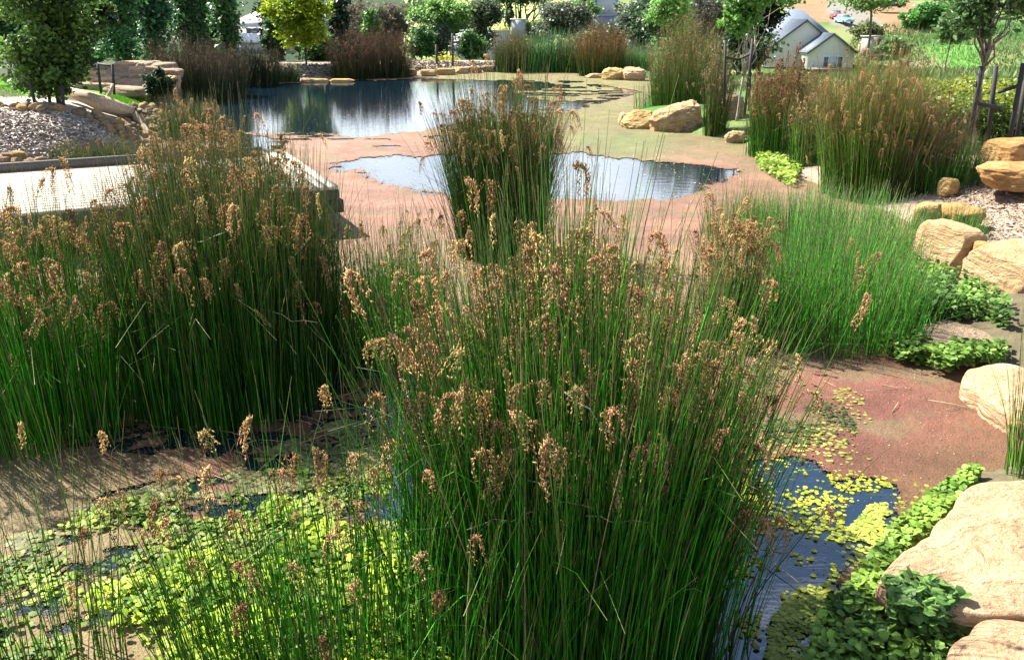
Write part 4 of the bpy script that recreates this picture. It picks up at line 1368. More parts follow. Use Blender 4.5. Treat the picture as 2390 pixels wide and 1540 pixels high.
def gable(t, x0, x1, y0, y1, zb, ze, zr, wall, roofc, ov=.35, trim=(.06, .065, .07), pre=''):
    """a gabled volume with its ridge along y; front at y0"""
    xm = (x0 + x1) / 2
    mb = MB()
    V = [(x0, y0, zb), (x1, y0, zb), (x1, y0, ze), (xm, y0, zr), (x0, y0, ze), (x0, y1, zb), (x1, y1, zb), (x1, y1, ze), (xm, y1, zr), (x0, y1, ze)]
    mb.add(V, [[0, 1, 2], [0, 2, 3], [0, 3, 4], [5, 7, 6], [5, 8, 7], [5, 9, 8], [1, 6, 7], [1, 7, 2], [0, 4, 9], [0, 9, 5]], wall)
    mb.build('wall', M_PAINT, t)
    sl = (zr - ze) / (xm - x0)
    for s, xe in ((-1, x0), (1, x1)):
        mb = MB()
        a = np.array([xe + s * ov, 0, ze - ov * sl])
        b = np.array([xm, 0, zr])
        th = np.array([0, 0, .12])
        V = []
        for y in (y0 - ov, y1 + ov):
            for q in (a, b):
                V += [q + [0, y, .03], q + th + [0, y, .03]]
        V = np.array(V)
        mb.add(V, [[1, 3, 7, 5], [0, 4, 6, 2], [0, 1, 5, 4], [0, 2, 3, 1], [4, 5, 7, 6], [2, 6, 7, 3]], roofc)
        rf = mb.build('roof', M_METALROOF, t)
        mb = MB()
        for yk in np.arange(y0 - ov + .3, y1 + ov, .6):
            p0, p1 = a + [0, yk, .17], b + [0, yk, .17]
            mb.tube([p0, p1], .03, 4, tuple(np.array(roofc) * .85))
        mb.build('rib', M_METALROOF, rf, kind='stuff')
        mb = MB()
        p0, p1 = a + [0, y0 - ov - .03, .05], b + [0, y0 - ov - .03, .05]
        nrm = .16
        V = np.array([p0 + [0, 0, -nrm], p1 + [0, 0, -nrm], p1 + [0, 0, nrm], p0 + [0, 0, nrm]])
        V = np.concatenate([V, V + [0, -.05, 0]])
        mb.add(V, [[0, 1, 2, 3], [4, 7, 6, 5], [0, 4, 5, 1], [2, 6, 7, 3], [1, 5, 6, 2], [0, 3, 7, 4]], trim)
        mb.build('barge_board', M_PAINT, t)


def hip(t, x0, x1, y0, y1, ze, zr, c, ins=None):
    ins = ins or (y1 - y0) / 2
    ym = (y0 + y1) / 2
    mb = MB()
    V = [(x0, y0, ze), (x1, y0, ze), (x1, y1, ze), (x0, y1, ze), (x0 + ins, ym, zr), (x1 - ins, ym, zr)]
    mb.add(V, [[0, 1, 5], [0, 5, 4], [1, 2, 5], [2, 3, 4], [2, 4, 5], [3, 0, 4], [0, 3, 2], [0, 2, 1]], c)
    return mb.build('roof', M_METALROOF, t)


D = 130.0
k = D / F * 1.07
t = frame3('gabled_house', 'cream house with slate grey gabled roofs below the dirt track', 'house', 1902, 162, D, 0.0)
roofc, wl = (.14, .17, .215), (.52, .50, .46)
u = D / F * 1.04
gable(t, -88 * u, 78 * u, 5.0, 15, 0, 36 * u, 98 * u, wl, roofc)
hip(t, -88 * u, 100 * u, 7.0, 22, 42 * u, 122 * u, roofc, 76 * u)
part_box(t, 'rear_wall', (6 * u, 14, 20 * u), (180 * u, 13, 42 * u), wl)
gable(t, -17 * u, 80 * u, 0.0, 6.5, 0, 36 * u, 71 * u, wl, roofc)
f = part_box(t, 'window', (36 * u, -.06, 15 * u), (44 * u, .10, 26 * u), (.62, .62, .60))
for q in (-1, 1):
    part_box(f, 'pane', (q * 15 * u, -.07, 0), (9 * u, .06, 20 * u), (.05, .08, .09), M_GLOSS)
part_box(f, 'pane', (0, -.07, 0), (17 * u, .06, 22 * u), (.30, .40, .42), M_GLOSS)
part_box(t, 'door', (-8 * u, -.02, 8 * u), (5 * u, .08, 16 * u), (.55, .54, .52))
part_box(t, 'deck_edge', (30 * u, -1.2, .1), (80 * u, 2.2, .3), (.14, .13, .12))
t = frame3('garden_shed', 'small dark doored shed right of the slate-roofed house', 'shed', 2040, 132, 128, .2)
part_box(t, 'wall', (0, 1, 1.3), (2.1, 2.0, 2.6), (.36, .33, .28))
part_box(t, 'door', (.35, -.04, 1.35), (.75, .08, 2.0), (.03, .03, .03))
part_box(t, 'roof', (0, 1, 2.7), (2.4, 2.4, .16), (.30, .30, .27), M_METALROOF)
for i in range(4):
    g = gpt(1998 + 12 * i, 118 + 6 * (i % 2), 60, 400)
    boulder('spoil_rock', ['leftmost', 'second', 'third', 'rightmost'][i] + ' pale rock of the heap between house and dark doored shed', (g[0], g[1] - 3, g[2] + .6), (1.6, 1.3, 1.6), S_CREAM, 600 + i, i, n=9, group='heap of pale rocks beside the house', cat='rock')

# white-roofed house, left
t = frame3('white_roofed_house', 'house with brilliant white hipped roofs between the dark trees at top left', 'house', 590, 108, 62)
u = 62 / F * .93


part_box(t, 'wall', (1.2, 4, .4), (6.8, 5.8, 1.7), (.40, .41, .41))
hip(t, -2.4, 5.5, .8, 7.8, 1.22, 2.45, (.80, .80, .78), 2.2)
part_box(t, 'porch_wall', (1.0, -.6, -.1), (4.2, 1.6, .7), (.50, .50, .48))
hip(t, -1.4, 3.4, -1.8, .6, .28, .85, (.80, .80, .78), 1.0)
f = part_box(t, 'window', (-.2, 1.05, .95), (.9, .1, .45), (.6, .6, .6))
part_box(f, 'pane', (0, -.06, 0), (.8, .04, .35), (.05, .07, .09), M_GLOSS)

# white rendered wall and shed
t = frame3('white_wall', 'white rendered garden wall behind the bushes and timber post', 'wall', 1120, 146, 92)
part_box(t, 'panel', (0, 0, 1.45), (6.2, .2, 3.1), (.60, .62, .66))
part_box(t, 'coping', (0, 0, 3.08), (6.4, .36, .13), (.70, .71, .72))
t = frame3('grey_shed', 'small grey box shed below the pale pasture', 'shed', 1210, 88, 98)
part_box(t, 'wall', (0, .6, .9), (1.5, 1.5, 1.8), (.34, .38, .42))
part_box(t, 'roof', (0, .6, 1.86), (1.8, 1.8, .1), (.60, .60, .58), M_METALROOF)
t = frame3('modern_house', 'grey blue two-storey house cut by the top edge above the reed bed', 'house', 1410, 72, 104)
u = 104 / F * .93
part_box(t, 'wall', (8 * u, 2.6, 58 * u), (50 * u, 4, 52 * u), (.42, .45, .50))
part_box(t, 'upper_wall', (-40 * u, 3.2, 62 * u), (46 * u, 4, 60 * u), (.36, .40, .47))
part_box(t, 'side_wall', (-46 * u, 2.0, 16 * u), (40 * u, 3, 34 * u), (.50, .53, .58))
part_box(t, 'balcony', (16 * u, 1.0, 17 * u), (84 * u, 2.4, 30 * u), (.16, .20, .28))
part_box(t, 'balcony_rail', (16 * u, -.25, 34 * u), (86 * u, .08, 3 * u), (.30, .32, .36))
f = part_box(t, 'window', (-18 * u, .9 - .9, 38 * u), (10 * u, .3, 9 * u), (.05, .05, .06), M_GLOSS)
part_box(t, 'roof', (0, 2.8, 92 * u), (140 * u, 6, 4 * u), (.25, .27, .3), M_METALROOF)
t = frame3('slatted_trailer', 'dark slatted trailer parked at the top edge above the tan bank', 'trailer', 2083, 18, 185)
u = 185 / F * .93
part_box(t, 'body', (0, 1.5, 12 * u), (62 * u, 3, 20 * u), (.035, .04, .045))
for i in range(5):
    part_box(t, 'slat', (0, -.06, (4.5 + 4 * i) * u), (63 * u, .10, 1.6 * u), (.10, .11, .12))
for q in (-1, 1):
    tube_part(t, 'wheel', (q * 17 * u, -.1, 0.4), (q * 17 * u, .3, 0.4), .5, (.02, .02, .02), n=14)
t = frame3('farm_shed', 'far dark shed at the top edge above the brownish she-oak', 'shed', 975, 14, 190)
u = 190 / F * .93
part_box(t, 'wall', (0, 2, 12 * u), (44 * u, 4, 24 * u), (.10, .10, .11))
part_box(t, 'roof', (0, 2, 25 * u), (48 * u, 5, 2 * u), (.30, .31, .33), M_METALROOF)


def car(label, px, py, D, rz, colb, s=1.0, cab=None):
    g = gpt(px, py, 100, 400)
    t = thing('parked_car', label, 'car', tuple(g))
    t.rotation_euler = (0, 0, rz)
    # side profile swept across the width
    pr = [(-2.1, .35), (-2.15, .75), (-2.0, .95), (-1.35, 1.02), (1.0, 1.02), (1.95, .88), (2.15, .7), (2.1, .35)]
    mb = MB()
    V = [(x, y, z) for y in (-.85, .85) for x, z in pr]
    n = len(pr)
    f = [[i, (i + 1) % n, (i + 1) % n + n, i + n] for i in range(n)]
    mb.add(V, f, colb)
    mb.add(V, [[0, i + 1, i] for i in range(1, n - 1)] + [[n, n + i, n + i + 1] for i in range(1, n - 1)], colb)
    body = mb.build('body', M_GLOSS, t)
    mb = MB()
    V = [(-1.75, -.78, 1.0), (1.05, -.78, 1.0), (.35, -.66, 1.48), (-1.3, -.66, 1.48), (-1.75, .78, 1.0), (1.05, .78, 1.0), (.35, .66, 1.48), (-1.3, .66, 1.48)]
    mb.add(V, [[0, 1, 2, 3], [4, 7, 6, 5], [1, 5, 6, 2], [0, 3, 7, 4]], (.12, .16, .17))
    mb.build('windows', M_GLOSS, t)
    mb = MB()
    mb.box((-.48, 0, 1.5), (1.7, 1.36, .07), 0, cab or colb)
    mb.build('roof', M_GLOSS, t)
    for x in (-1.3, 1.35):
        for y in (-.8, .8):
            tube_part(t, 'wheel', (x, y - .1, .33), (x, y + .1, .33), .33, (.02, .02, .02), n=12)
    for y in (-.55, .55):
        part_box(t, 'headlight', (2.14, y, .72), (.06, .35, .14), (.8, .8, .78))
    for a in list(t.children):
        pass
    t.scale = (s, s, s)
    return t


car('pale blue car with a white roof parked nose-on at the dirt track', 1969, 56, 150, -math.pi / 2 + .15, (.22, .42, .52), cab=(.7, .72, .7))
car('red car parked behind the pale blue car on the dirt track', 1950, 46, 160, -math.pi / 2 - .2, (.5, .03, .05), cab=(.08, .14, .35))

# ================================================================== planting: hedge, creepers, floating leaves, mulch chips
def scat(px_poly, n, z=None, noise=None, D0=2.0, D1=60, jz=(0, 0)):
    q = np.array(px_poly, float)
    out = []
    tries = 0
    while sum(len(o) for o in out) < n and tries < 60:
        tries += 1
        # sample evenly over the ground, not over the picture
        if z is not None:
            w = polyw(px_poly, z)
            X = R.uniform(w[:, 0].min(), w[:, 0].max(), n * 3)
            Y = R.uniform(w[:, 1].min(), w[:, 1].max(), n * 3)
            m = inside(w, X, Y)
            X, Y = X[m], Y[m]
            Z = np.full(len(X), z)
        else:
            c = [gpt(a, b, D0, D1)[:2] for a, b in px_poly]
            w = np.array(c)
            X = R.uniform(w[:, 0].min(), w[:, 0].max(), n * 3)
            Y = R.uniform(w[:, 1].min(), w[:, 1].max(), n * 3)
            m = inside(w, X, Y)
            X, Y = X[m], Y[m]
            Z = terrain(X, Y)
        if noise:
            sc_, th_ = noise
            m = fbm(X * sc_, Y * sc_, 31, 4) > th_ + R.normal(0, .055, len(X))
            X, Y, Z = X[m], Y[m], Z[m]
        out.append(np.stack([X, Y, Z], 1))
    P = np.concatenate(out)[:n]
    P[:, 2] += R.uniform(jz[0], jz[1], len(P))
    return P


def leafmass(name, label_kind, P, size, cA, cB, mat, up=.6, hexa=True, asp=.6):
    w = (fbm(P[:, 0] * 6, P[:, 1] * 6, 5, 3)[:, None] - .3) * 2.2
    w = np.clip(w + R.normal(0, .25, (len(P), 1)), 0, 1)
    c = (np.asarray(cA) * (1 - w) + np.asarray(cB) * w) * R.uniform(.7, 1.3, (len(P), 1))
    v, f, cc = leaf_cards(P, size, c, up, asp, hexa)
    return link(name, mesh_from(name, v, f, cc, mat), kind='stuff')


# pennywort in front, left
BL = [(-60, 1330), (40, 1300), (180, 1215), (270, 1170), (420, 1160), (560, 1110), (760, 1095), (900, 1100), (1080, 1180), (1150, 1400), (1150, 1760), (-400, 1760)]
leafmass('pennywort', '', scat(BL, 8500, 0.0, (3.2, .47), jz=(.01, .05)), .016, (.07, .13, .012), (.26, .34, .045), M_GLOSSLEAF, up=1.3)
BL2 = [(-60, 1480), (250, 1400), (420, 1330), (560, 1290), (640, 1180), (800, 1250), (1000, 1290), (1150, 1400), (1150, 1760), (-400, 1760)]
leafmass('pennywort', '', scat(BL2, 8000, 0.0, (2.2, .46), jz=(.02, .12)), .017, (.07, .16, .01), (.38, .50, .035), M_GLOSSLEAF, up=.7)
leafmass('water_leaves', '', scat([(0, 1270), (200, 1180), (560, 1080), (800, 980), (920, 1000), (1000, 1120), (300, 1180), (100, 1300)], 3500, 0.0, (3, .45), jz=(.008, .02)), .02, (.10, .11, .04), (.22, .22, .09), M_GLOSSLEAF, up=3)
leafmass('water_leaves', '', scat([(1690, 850), (1830, 850), (1960, 940), (2010, 1010), (1960, 1080), (1720, 1080)], 1500, .012, (2.6, .50), jz=(0, .012)), .012, (.03, .05, .02), (.13, .15, .04), M_GLOSSLEAF, up=2)
leafmass('water_leaves', '', scat([(1690, 850), (1860, 850), (2010, 920), (2060, 1060), (1960, 1150), (1700, 1150)], 600, .012, (3.5, .55), jz=(0, .01)), .014, (.22, .24, .05), (.32, .30, .08), M_GLOSSLEAF, up=4)
# floating yellow leaves, right
W4 = [(1700, 1060), (1960, 1090), (2180, 1140), (2120, 1220), (2050, 1320), (1960, 1360), (1910, 1470), (1900, 1700), (1600, 1700), (1560, 1300)]
leafmass('floating_leaves', '', scat(W4, 2000, 0.0, (4.2, .50), jz=(.008, .014)), .0135, (.20, .25, .03), (.40, .42, .05), M_GLOSSLEAF, up=7)
leafmass('floating_leaves', '', scat([(2030, 1180), (2140, 1170), (2100, 1270), (1960, 1420), (1880, 1560), (1860, 1700), (1760, 1700), (1800, 1450)], 2000, 0.0, (3.4, .48), jz=(.008, .02)), .0135, (.22, .28, .05), (.38, .42, .08), M_GLOSSLEAF, up=5)
# creeping green along the slab
leafmass('creeping_plant', '', scat([(2255, 1108), (2290, 1112), (2262, 1150), (2215, 1205), (2160, 1262), (2080, 1330), (2040, 1385), (1960, 1450), (1930, 1440), (2010, 1350), (2070, 1260), (2170, 1170)], 3600, .03, jz=(.0, .10)), .018, (.10, .20, .03), (.24, .38, .06), M_GLOSSLEAF, up=.6)
leafmass('creeping_plant', '', scat([(2045, 1385), (2120, 1402), (2210, 1430), (2255, 1450), (2255, 1760), (1850, 1760), (1880, 1540), (1930, 1430)], 9500, .16, (2.5, .33), jz=(-.14, .14)), .020, (.055, .12, .02), (.20, .33, .05), M_GLOSSLEAF, up=.5)
P = scat([(2060, 1385), (2120, 1378), (2200, 1400), (2250, 1430), (2180, 1480), (2080, 1450)], 900, .30, jz=(-.1, .12))
leafmass('creeping_plant', '', P, .027, (.06, .14, .03), (.18, .32, .08), M_GLOSSLEAF, up=.5)
for pl, n_, z_, jj, cA, cB in [([(2105, 680), (2230, 668), (2300, 700), (2350, 740), (2352, 790), (2290, 752), (2200, 745), (2110, 752)], 2600, .16, (0, .22), (.04, .10, .02), (.15, .27, .05)),
                               ([(2180, 835), (2230, 820), (2345, 822), (2345, 850), (2270, 852), (2215, 870), (2160, 850)], 1100, .08, (0, .14), (.07, .15, .02), (.20, .34, .06)),
                               ([(2060, 745), (2128, 750), (2150, 800), (2190, 850), (2110, 850), (2050, 810)], 1500, .04, (0, .16), (.06, .14, .02), (.20, .34, .06)),
                               ([(1690, 730), (1790, 740), (1800, 820), (1740, 830), (1700, 800)], 900, .02, (0, .12), (.08, .17, .02), (.24, .38, .06)),
                               ([(790, 750), (950, 740), (960, 800), (900, 850), (800, 850)], 1500, .02, (0, .14), (.10, .20, .02), (.28, .40, .04)),
                               ([(1760, 380), (1790, 352), (1850, 345), (1870, 400), (1850, 440), (1790, 410)], 1800, .02, (0, .2), (.14, .24, .03), (.36, .48, .08)),
                               ([(2130, 580), (2190, 600), (2220, 668), (2120, 672)], 1100, .1, (0, .15), (.06, .13, .02), (.17, .28, .05))]:
    leafmass('creeping_plant', '', scat(pl, n_, z_, jz=jj), .022 if pl[0][1] > 500 else .035, cA, cB, M_GLOSSLEAF, up=.5)

v, f, cc = leaf_cards(CRUMB, CRUMB_S, CRUMB_C, 4, .7, False)
link('duckweed_crumbs', mesh_from('duckweed_crumbs', v, f, cc, M_AZOLLA), kind='stuff')
# loose duckweed crumbs and leaf scraps lying on the mats
P = scat([(-60, 1700), (-60, 900), (500, 800), (1000, 560), (1700, 470), (2300, 860), (2300, 1100), (1800, 1700)], 9000, .012, jz=(0, .006))
c = np.array([[.34, .16, .11], [.13, .06, .045], [.36, .34, .16], [.10, .12, .04], [.5, .42, .36]])[R.integers(0, 5, len(P))] * R.uniform(.7, 1.2, (len(P), 1))
v, f, cc = leaf_cards(P, .006, c, 3, .6, False)
link('duckweed_crumbs', mesh_from('duckweed_crumbs', v, f, cc, M_AZOLLA), kind='stuff')
P = scat([(600, 420), (560, 300), (1300, 170), (1500, 180), (1740, 340), (1780, 450), (1000, 640)], 2600, .012, jz=(0, .006))
c = np.array([[.40, .36, .26], [.17, .13, .07], [.30, .34, .12], [.6, .58, .5]])[R.integers(0, 4, len(P))] * R.uniform(.7, 1.2, (len(P), 1))
v, f, cc = leaf_cards(P, .02, c, 3, .6, False)
link('duckweed_crumbs', mesh_from('duckweed_crumbs', v, f, cc, M_AZOLLA), kind='stuff')

# straw litter and fallen stems floating round the clump feet
mb = MB()
for cx_, cy_, rr0, k in ((.3, 3.4, 1.2, 60), (-2.2, 6.2, 1.5, 90), (.1, 9.3, .9, 40), (3.0, 7.0, 1.4, 60), (-.6, 5.2, 1.2, 50)):
    for i in range(k):
        a_ = R.uniform(0, 6.28)
        r_ = rr0 * R.uniform(.5, 1.15)
        q = np.array([cx_ + r_ * math.cos(a_), cy_ + r_ * math.sin(a_), .022])
        b2 = R.uniform(0, 3.14)
        l_ = R.uniform(.08, .38)
        dd = np.array([math.cos(b2), math.sin(b2), R.normal(0, .05)]) * l_
        mb.tube([q - dd / 2, q + np.array([R.normal(0, .01), R.normal(0, .01), .006]), q + dd / 2], .0028, 3, tuple(vary((.36, .29, .15), 1, .4)[0]))
mb.build('straw_litter', M_STEM, kind='stuff')

# hedge at the right
n = 15000
hx = R.uniform(2130, 2560, n)
hD = R.uniform(15.3, 18.2, n)
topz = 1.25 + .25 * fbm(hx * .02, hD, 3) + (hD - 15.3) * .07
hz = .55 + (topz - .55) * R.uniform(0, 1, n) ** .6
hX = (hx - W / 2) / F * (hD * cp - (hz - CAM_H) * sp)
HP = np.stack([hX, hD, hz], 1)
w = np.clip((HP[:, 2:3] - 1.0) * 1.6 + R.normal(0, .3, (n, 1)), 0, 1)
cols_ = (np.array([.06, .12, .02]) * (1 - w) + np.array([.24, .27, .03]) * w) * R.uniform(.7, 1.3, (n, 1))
th_ = thing('hedge', 'yellow-green clipped hedge behind the staked tree at right', 'hedge', (7.5, 16.5, .6))
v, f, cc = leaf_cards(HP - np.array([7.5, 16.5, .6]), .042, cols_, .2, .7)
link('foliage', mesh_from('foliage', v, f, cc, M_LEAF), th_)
mbb = MB()
mbb.box((3.4, .9, -.1), (5.0, 1.2, .9), 0, (.02, .03, .01))
mbb.build('inner_branches', M_BARK, th_)


def chips(name, pl, n, lz, cA, cB, s=(.05, .012)):
    P = scat(pl, n, None, D0=3, D1=60)
    n = len(P)
    P[:, 2] += R.uniform(.002, .02, n)
    a = R.uniform(0, 6.28, n)
    l, w = s[0] * R.uniform(.3, 1.3, n), s[1] * R.uniform(.5, 1.6, n)
    d = np.stack([np.cos(a), np.sin(a), R.normal(0, .25, n)], 1)
    e_ = np.stack([-np.sin(a), np.cos(a), R.normal(0, .3, n)], 1)
    V = np.stack([P - d * l[:, None] - e_ * w[:, None], P + d * l[:, None] - e_ * w[:, None] * .6, P + d * l[:, None] * .9 + e_ * w[:, None], P - d * l[:, None] + e_ * w[:, None]], 1).reshape(-1, 3)
    f = np.array([[0, 1, 2], [0, 2, 3]])[None] + (np.arange(n) * 4)[:, None, None]
    m_ = R.uniform(0, 1, (n, 1))
    c = (np.array(cA) * m_ + np.array(cB) * (1 - m_)) * R.uniform(.6, 1.3, (n, 1))
    link(name, mesh_from(name, V, f.reshape(-1, 3), np.repeat(c, 4, 0), M_CHIP), kind='stuff')


chips('bark_mulch', [(-200, 250), (60, 250), (150, 262), (260, 300), (360, 345), (300, 378), (150, 392), (-200, 395)], 15000, 0, (.60, .53, .47), (.38, .32, .27), (.06, .014))
chips('bark_mulch', [(2190, 460), (2280, 400), (2330, 352), (2600, 350), (2700, 640), (2390, 620), (2290, 585), (2270, 540)], 17000, 0, (.42, .33, .26), (.26, .18, .13), (.032, .008))
chips('bark_mulch', [(640, 150), (800, 150), (800, 178), (640, 185)], 2500, 0, (.42, .36, .28), (.26, .2, .16), (.1, .03))
chips('bark_mulch', [(950, 143), (1160, 146), (1160, 160), (950, 166)], 2500, 0, (.46, .39, .3), (.28, .22, .17), (.1, .03))


def blades(name, P, h, wd_, cols_, mat=None, parent=None):
    n = len(P)
    a = R.uniform(0, 6.28, n)
    hh_ = h * R.uniform(.5, 1.3, n)
    e_ = np.stack([np.cos(a), np.sin(a), np.zeros(n)], 1) * wd_ * R.uniform(.6, 1.3, n)[:, None]
    ln = R.normal(0, .3, (n, 2)) * hh_[:, None]
    tip = P + np.concatenate([ln, hh_[:, None]], 1)
    V = np.stack([P - e_, P + e_, tip], 1).reshape(-1, 3)
    f = (np.arange(n * 3)).reshape(-1, 3)
    return link(name, mesh_from(name, V, f, np.repeat(cols_, 3, 0), mat or M_TUFT), parent, kind='stuff')


P = scat([(-100, 182), (210, 222), (380, 188), (420, 224), (368, 246), (290, 250), (160, 222)], 9000, None, D0=12, D1=60)
P = np.concatenate([P, scat([(-250, 185), (60, 190), (160, 222), (170, 238), (60, 232), (-250, 225)], 5000, None, D0=12, D1=60)])
blades('lawn_grass', P, .07, .012, vary((.11, .27, .02), len(P), .25))
P = scat([(1980, 200), (1985, 100), (2060, 60), (2400, 60), (2700, 60), (2700, 215), (2200, 215)], 30000, None, D0=50, D1=400)
nn_ = fbm(P[:, 0] * .09, P[:, 1] * .05, 3, 4)[:, None]
w = np.clip((nn_ - .45) * 6, 0, 1)
hc = (np.array([.07, .15, .035]) * (1 - w) + np.array([.23, .25, .11]) * w) * R.uniform(.7, 1.3, (len(P), 1))
qx, qy = project(P)
bm = pxpoly_mask([(2150, 110), (2290, 105), (2310, 150), (2250, 165), (2180, 160)], qx, qy)
hc[bm] = vary((.13, .27, .06), int(bm.sum()), .2)
blades('hillside_grass', P, .55, .09, hc)
P = scat([(1180, 150), (1600, 150), (2000, 190), (2000, 150), (1700, 120), (1180, 120)], 9000, None, D0=40, D1=100)
blades('hillside_grass', P, .4, .06, vary((.10, .14, .05), len(P), .35))
P = scat([(1700, 215), (1700, 178), (2050, 140), (2600, 130), (2600, 215), (2200, 215)], 16000, None, D0=18, D1=60)
nn_ = fbm(P[:, 0] * .25, P[:, 1] * .2, 13, 4)[:, None]
w = np.clip((nn_ - .45) * 6, 0, 1)
blades('hillside_grass', P, .22, .022, (np.array([.07, .15, .035]) * (1 - w) + np.array([.24, .25, .11]) * w) * R.uniform(.7, 1.3, (len(P), 1)))

# ================================================================== rushes
# far shore and right side, smallest first
rush_clump('dark brown rush clump on the far shore under the brownish she-oak', at(832, 184), 1.0, .9, 1500, 2.15, .22, heads=500, head_mode='far', cols=((.018, .03, .01), (.04, .05, .018)), topcol=(.13, .08, .05), topk=.45, rad=.007, hcol=(.15, .09, .055), hs=1.1)
rush_clump('right half of the dark brown rushes on the far shore, beside the edging rocks', at(908, 181), .95, .9, 1400, 2.2, .22, heads=450, head_mode='far', cols=((.018, .03, .01), (.045, .05, .018)), topcol=(.15, .09, .05), topk=.45, rad=.007, hcol=(.17, .10, .06), hs=1.1)
rush_clump('black-green rush clump with brown tops at the left end of the far pond', at(450, 236), 1.1, .9, 1700, 2.2, .2, heads=350, head_mode='far', cols=((.012, .025, .010), (.03, .05, .016)), topcol=(.11, .075, .045), topk=.5, rad=.006, hcol=(.13, .09, .055), hs=1.0)
rush_clump('very dark rush clump touching the open water at its left corner', at(520, 225), .8, .8, 1300, 2.0, .2, heads=200, head_mode='far', cols=((.012, .022, .009), (.028, .045, .016)), topcol=(.09, .065, .04), topk=.5, rad=.006, hcol=(.11, .08, .05), hs=1.0)
rush_clump('dark bushy rush clump left of the grey tuft on the far shore', at(592, 198), 1.0, .9, 1500, 1.75, .25, heads=150, head_mode='far', cols=((.012, .022, .010), (.03, .045, .016)), topcol=(.08, .06, .035), topk=.5, rad=.007, hcol=(.10, .07, .045), hs=1.0)
rush_clump('small rounded grey-green tuft at the edge of the far mulch bed', at(672, 186, .1), .5, .4, 700, .85, .35, heads=0, cols=((.05, .07, .035), (.13, .15, .08)), rad=.006, topk=.4, topcol=(.16, .16, .09), name='sedge_tuft', cat='sedge tuft')
rush_clump('olive rush clump with fanned stems at the left end of the green reed bed', at(1192, 169), .75, .7, 1100, 2.3, .22, heads=180, head_mode='far', cols=((.03, .045, .014), (.08, .10, .03)), topcol=(.22, .19, .09), topk=.5, rad=.007, hcol=(.26, .21, .11))
rush_clump('broad-leaved blue-green reed bed along the far shore', at(1275, 168), 1.35, .7, 1100, 1.85, .06, heads=0, cols=((.05, .13, .055), (.12, .24, .11)), rad=.016, topk=.6, topcol=(.16, .28, .13), name='reed_bed', cat='reeds', mess=.09, hvar=.18)
rush_clump('yellowish green reeds between the blue-green bed and the rusty clump', at(1335, 169), .8, .7, 900, 2.0, .14, heads=60, head_mode='far', cols=((.06, .10, .03), (.12, .19, .06)), rad=.010, topk=.6, topcol=(.22, .24, .12), name='reed_bed', cat='reeds', hcol=(.28, .22, .13))
rush_clump('rusty-topped rush clump at the right end of the far reeds', at(1402, 178), 1.0, .8, 1500, 2.35, .2, heads=420, head_mode='far', cols=((.03, .055, .014), (.06, .10, .025)), topcol=(.26, .14, .06), topk=.5, rad=.007, hcol=(.30, .17, .08), hs=1.1)
rush_clump('soft grey-green sedge behind the pink boulder on the far shore', at(1478, 160, .3), .9, .7, 900, 1.3, .22, heads=0, cols=((.06, .12, .05), (.14, .22, .10)), rad=.008, topk=.5, topcol=(.2, .27, .14), name='sedge_tuft', cat='sedge tuft')
rush_clump('tallest olive rushes with tawny tops behind the peninsula boulders', at(1598, 258), 1.0, .9, 2600, 2.5, .13, heads=380, head_mode='far', cols=((.05, .085, .015), (.12, .17, .03)), topcol=(.22, .19, .07), topk=.5, rad=.005, hcol=(.27, .19, .08), hs=1.0)
rush_clump('thin pale stems at the left foot of the tallest olive rushes', at(1508, 256), .42, .3, 130, 1.0, .1, heads=0, cols=((.12, .17, .06), (.2, .24, .1)), rad=.005)
rush_clump('narrow rush tuft with dark foot between the peninsula boulders', at(1668, 318), .24, .22, 420, 2.05, .10, heads=150, head_mode='far', cols=((.05, .075, .016), (.11, .14, .035)), topcol=(.2, .16, .07), topk=.5, rad=.005, hcol=(.24, .19, .1), hs=.9)
rush_clump('upright green rush clump with russet tops before the slate-roofed house', at(1818, 366), .62, .6, 2000, 2.0, .12, heads=500, head_mode='far', cols=((.035, .095, .012), (.08, .18, .025)), topcol=(.27, .15, .07), topk=.62, rad=.0045, hcol=(.32, .17, .085), hs=1.0)
p = at(2012, 455)
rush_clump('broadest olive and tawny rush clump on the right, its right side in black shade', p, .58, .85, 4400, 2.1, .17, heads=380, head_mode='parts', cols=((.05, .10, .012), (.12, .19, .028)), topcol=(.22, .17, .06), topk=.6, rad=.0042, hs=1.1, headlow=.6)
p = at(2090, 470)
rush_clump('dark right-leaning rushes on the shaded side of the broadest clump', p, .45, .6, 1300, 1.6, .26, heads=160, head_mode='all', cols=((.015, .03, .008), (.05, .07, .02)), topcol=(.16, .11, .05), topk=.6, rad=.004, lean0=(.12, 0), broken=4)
rush_clump('soft green rush tuft behind the broadest clump beside the mulch', at(2215, 425, .35), .8, .6, 1800, .75, .25, heads=0, cols=((.035, .10, .025), (.09, .21, .06)), rad=.0036, name='sedge_tuft', cat='sedge tuft')
rush_clump('short green tuft among the small rocks above the upright cream block', at(2225, 540, .3), .34, .3, 500, .42, .2, heads=0, cols=((.05, .13, .03), (.12, .24, .07)), rad=.003, name='sedge_tuft', cat='sedge tuft')

rush_clump('green stems filling the gap between the russet clump and the broadest clump', at(1900, 400), .45, .4, 900, 1.75, .12, heads=150, head_mode='far', cols=((.05, .10, .014), (.11, .19, .03)), topcol=(.25, .2, .08), topk=.6, rad=.0045, hcol=(.28, .19, .09))
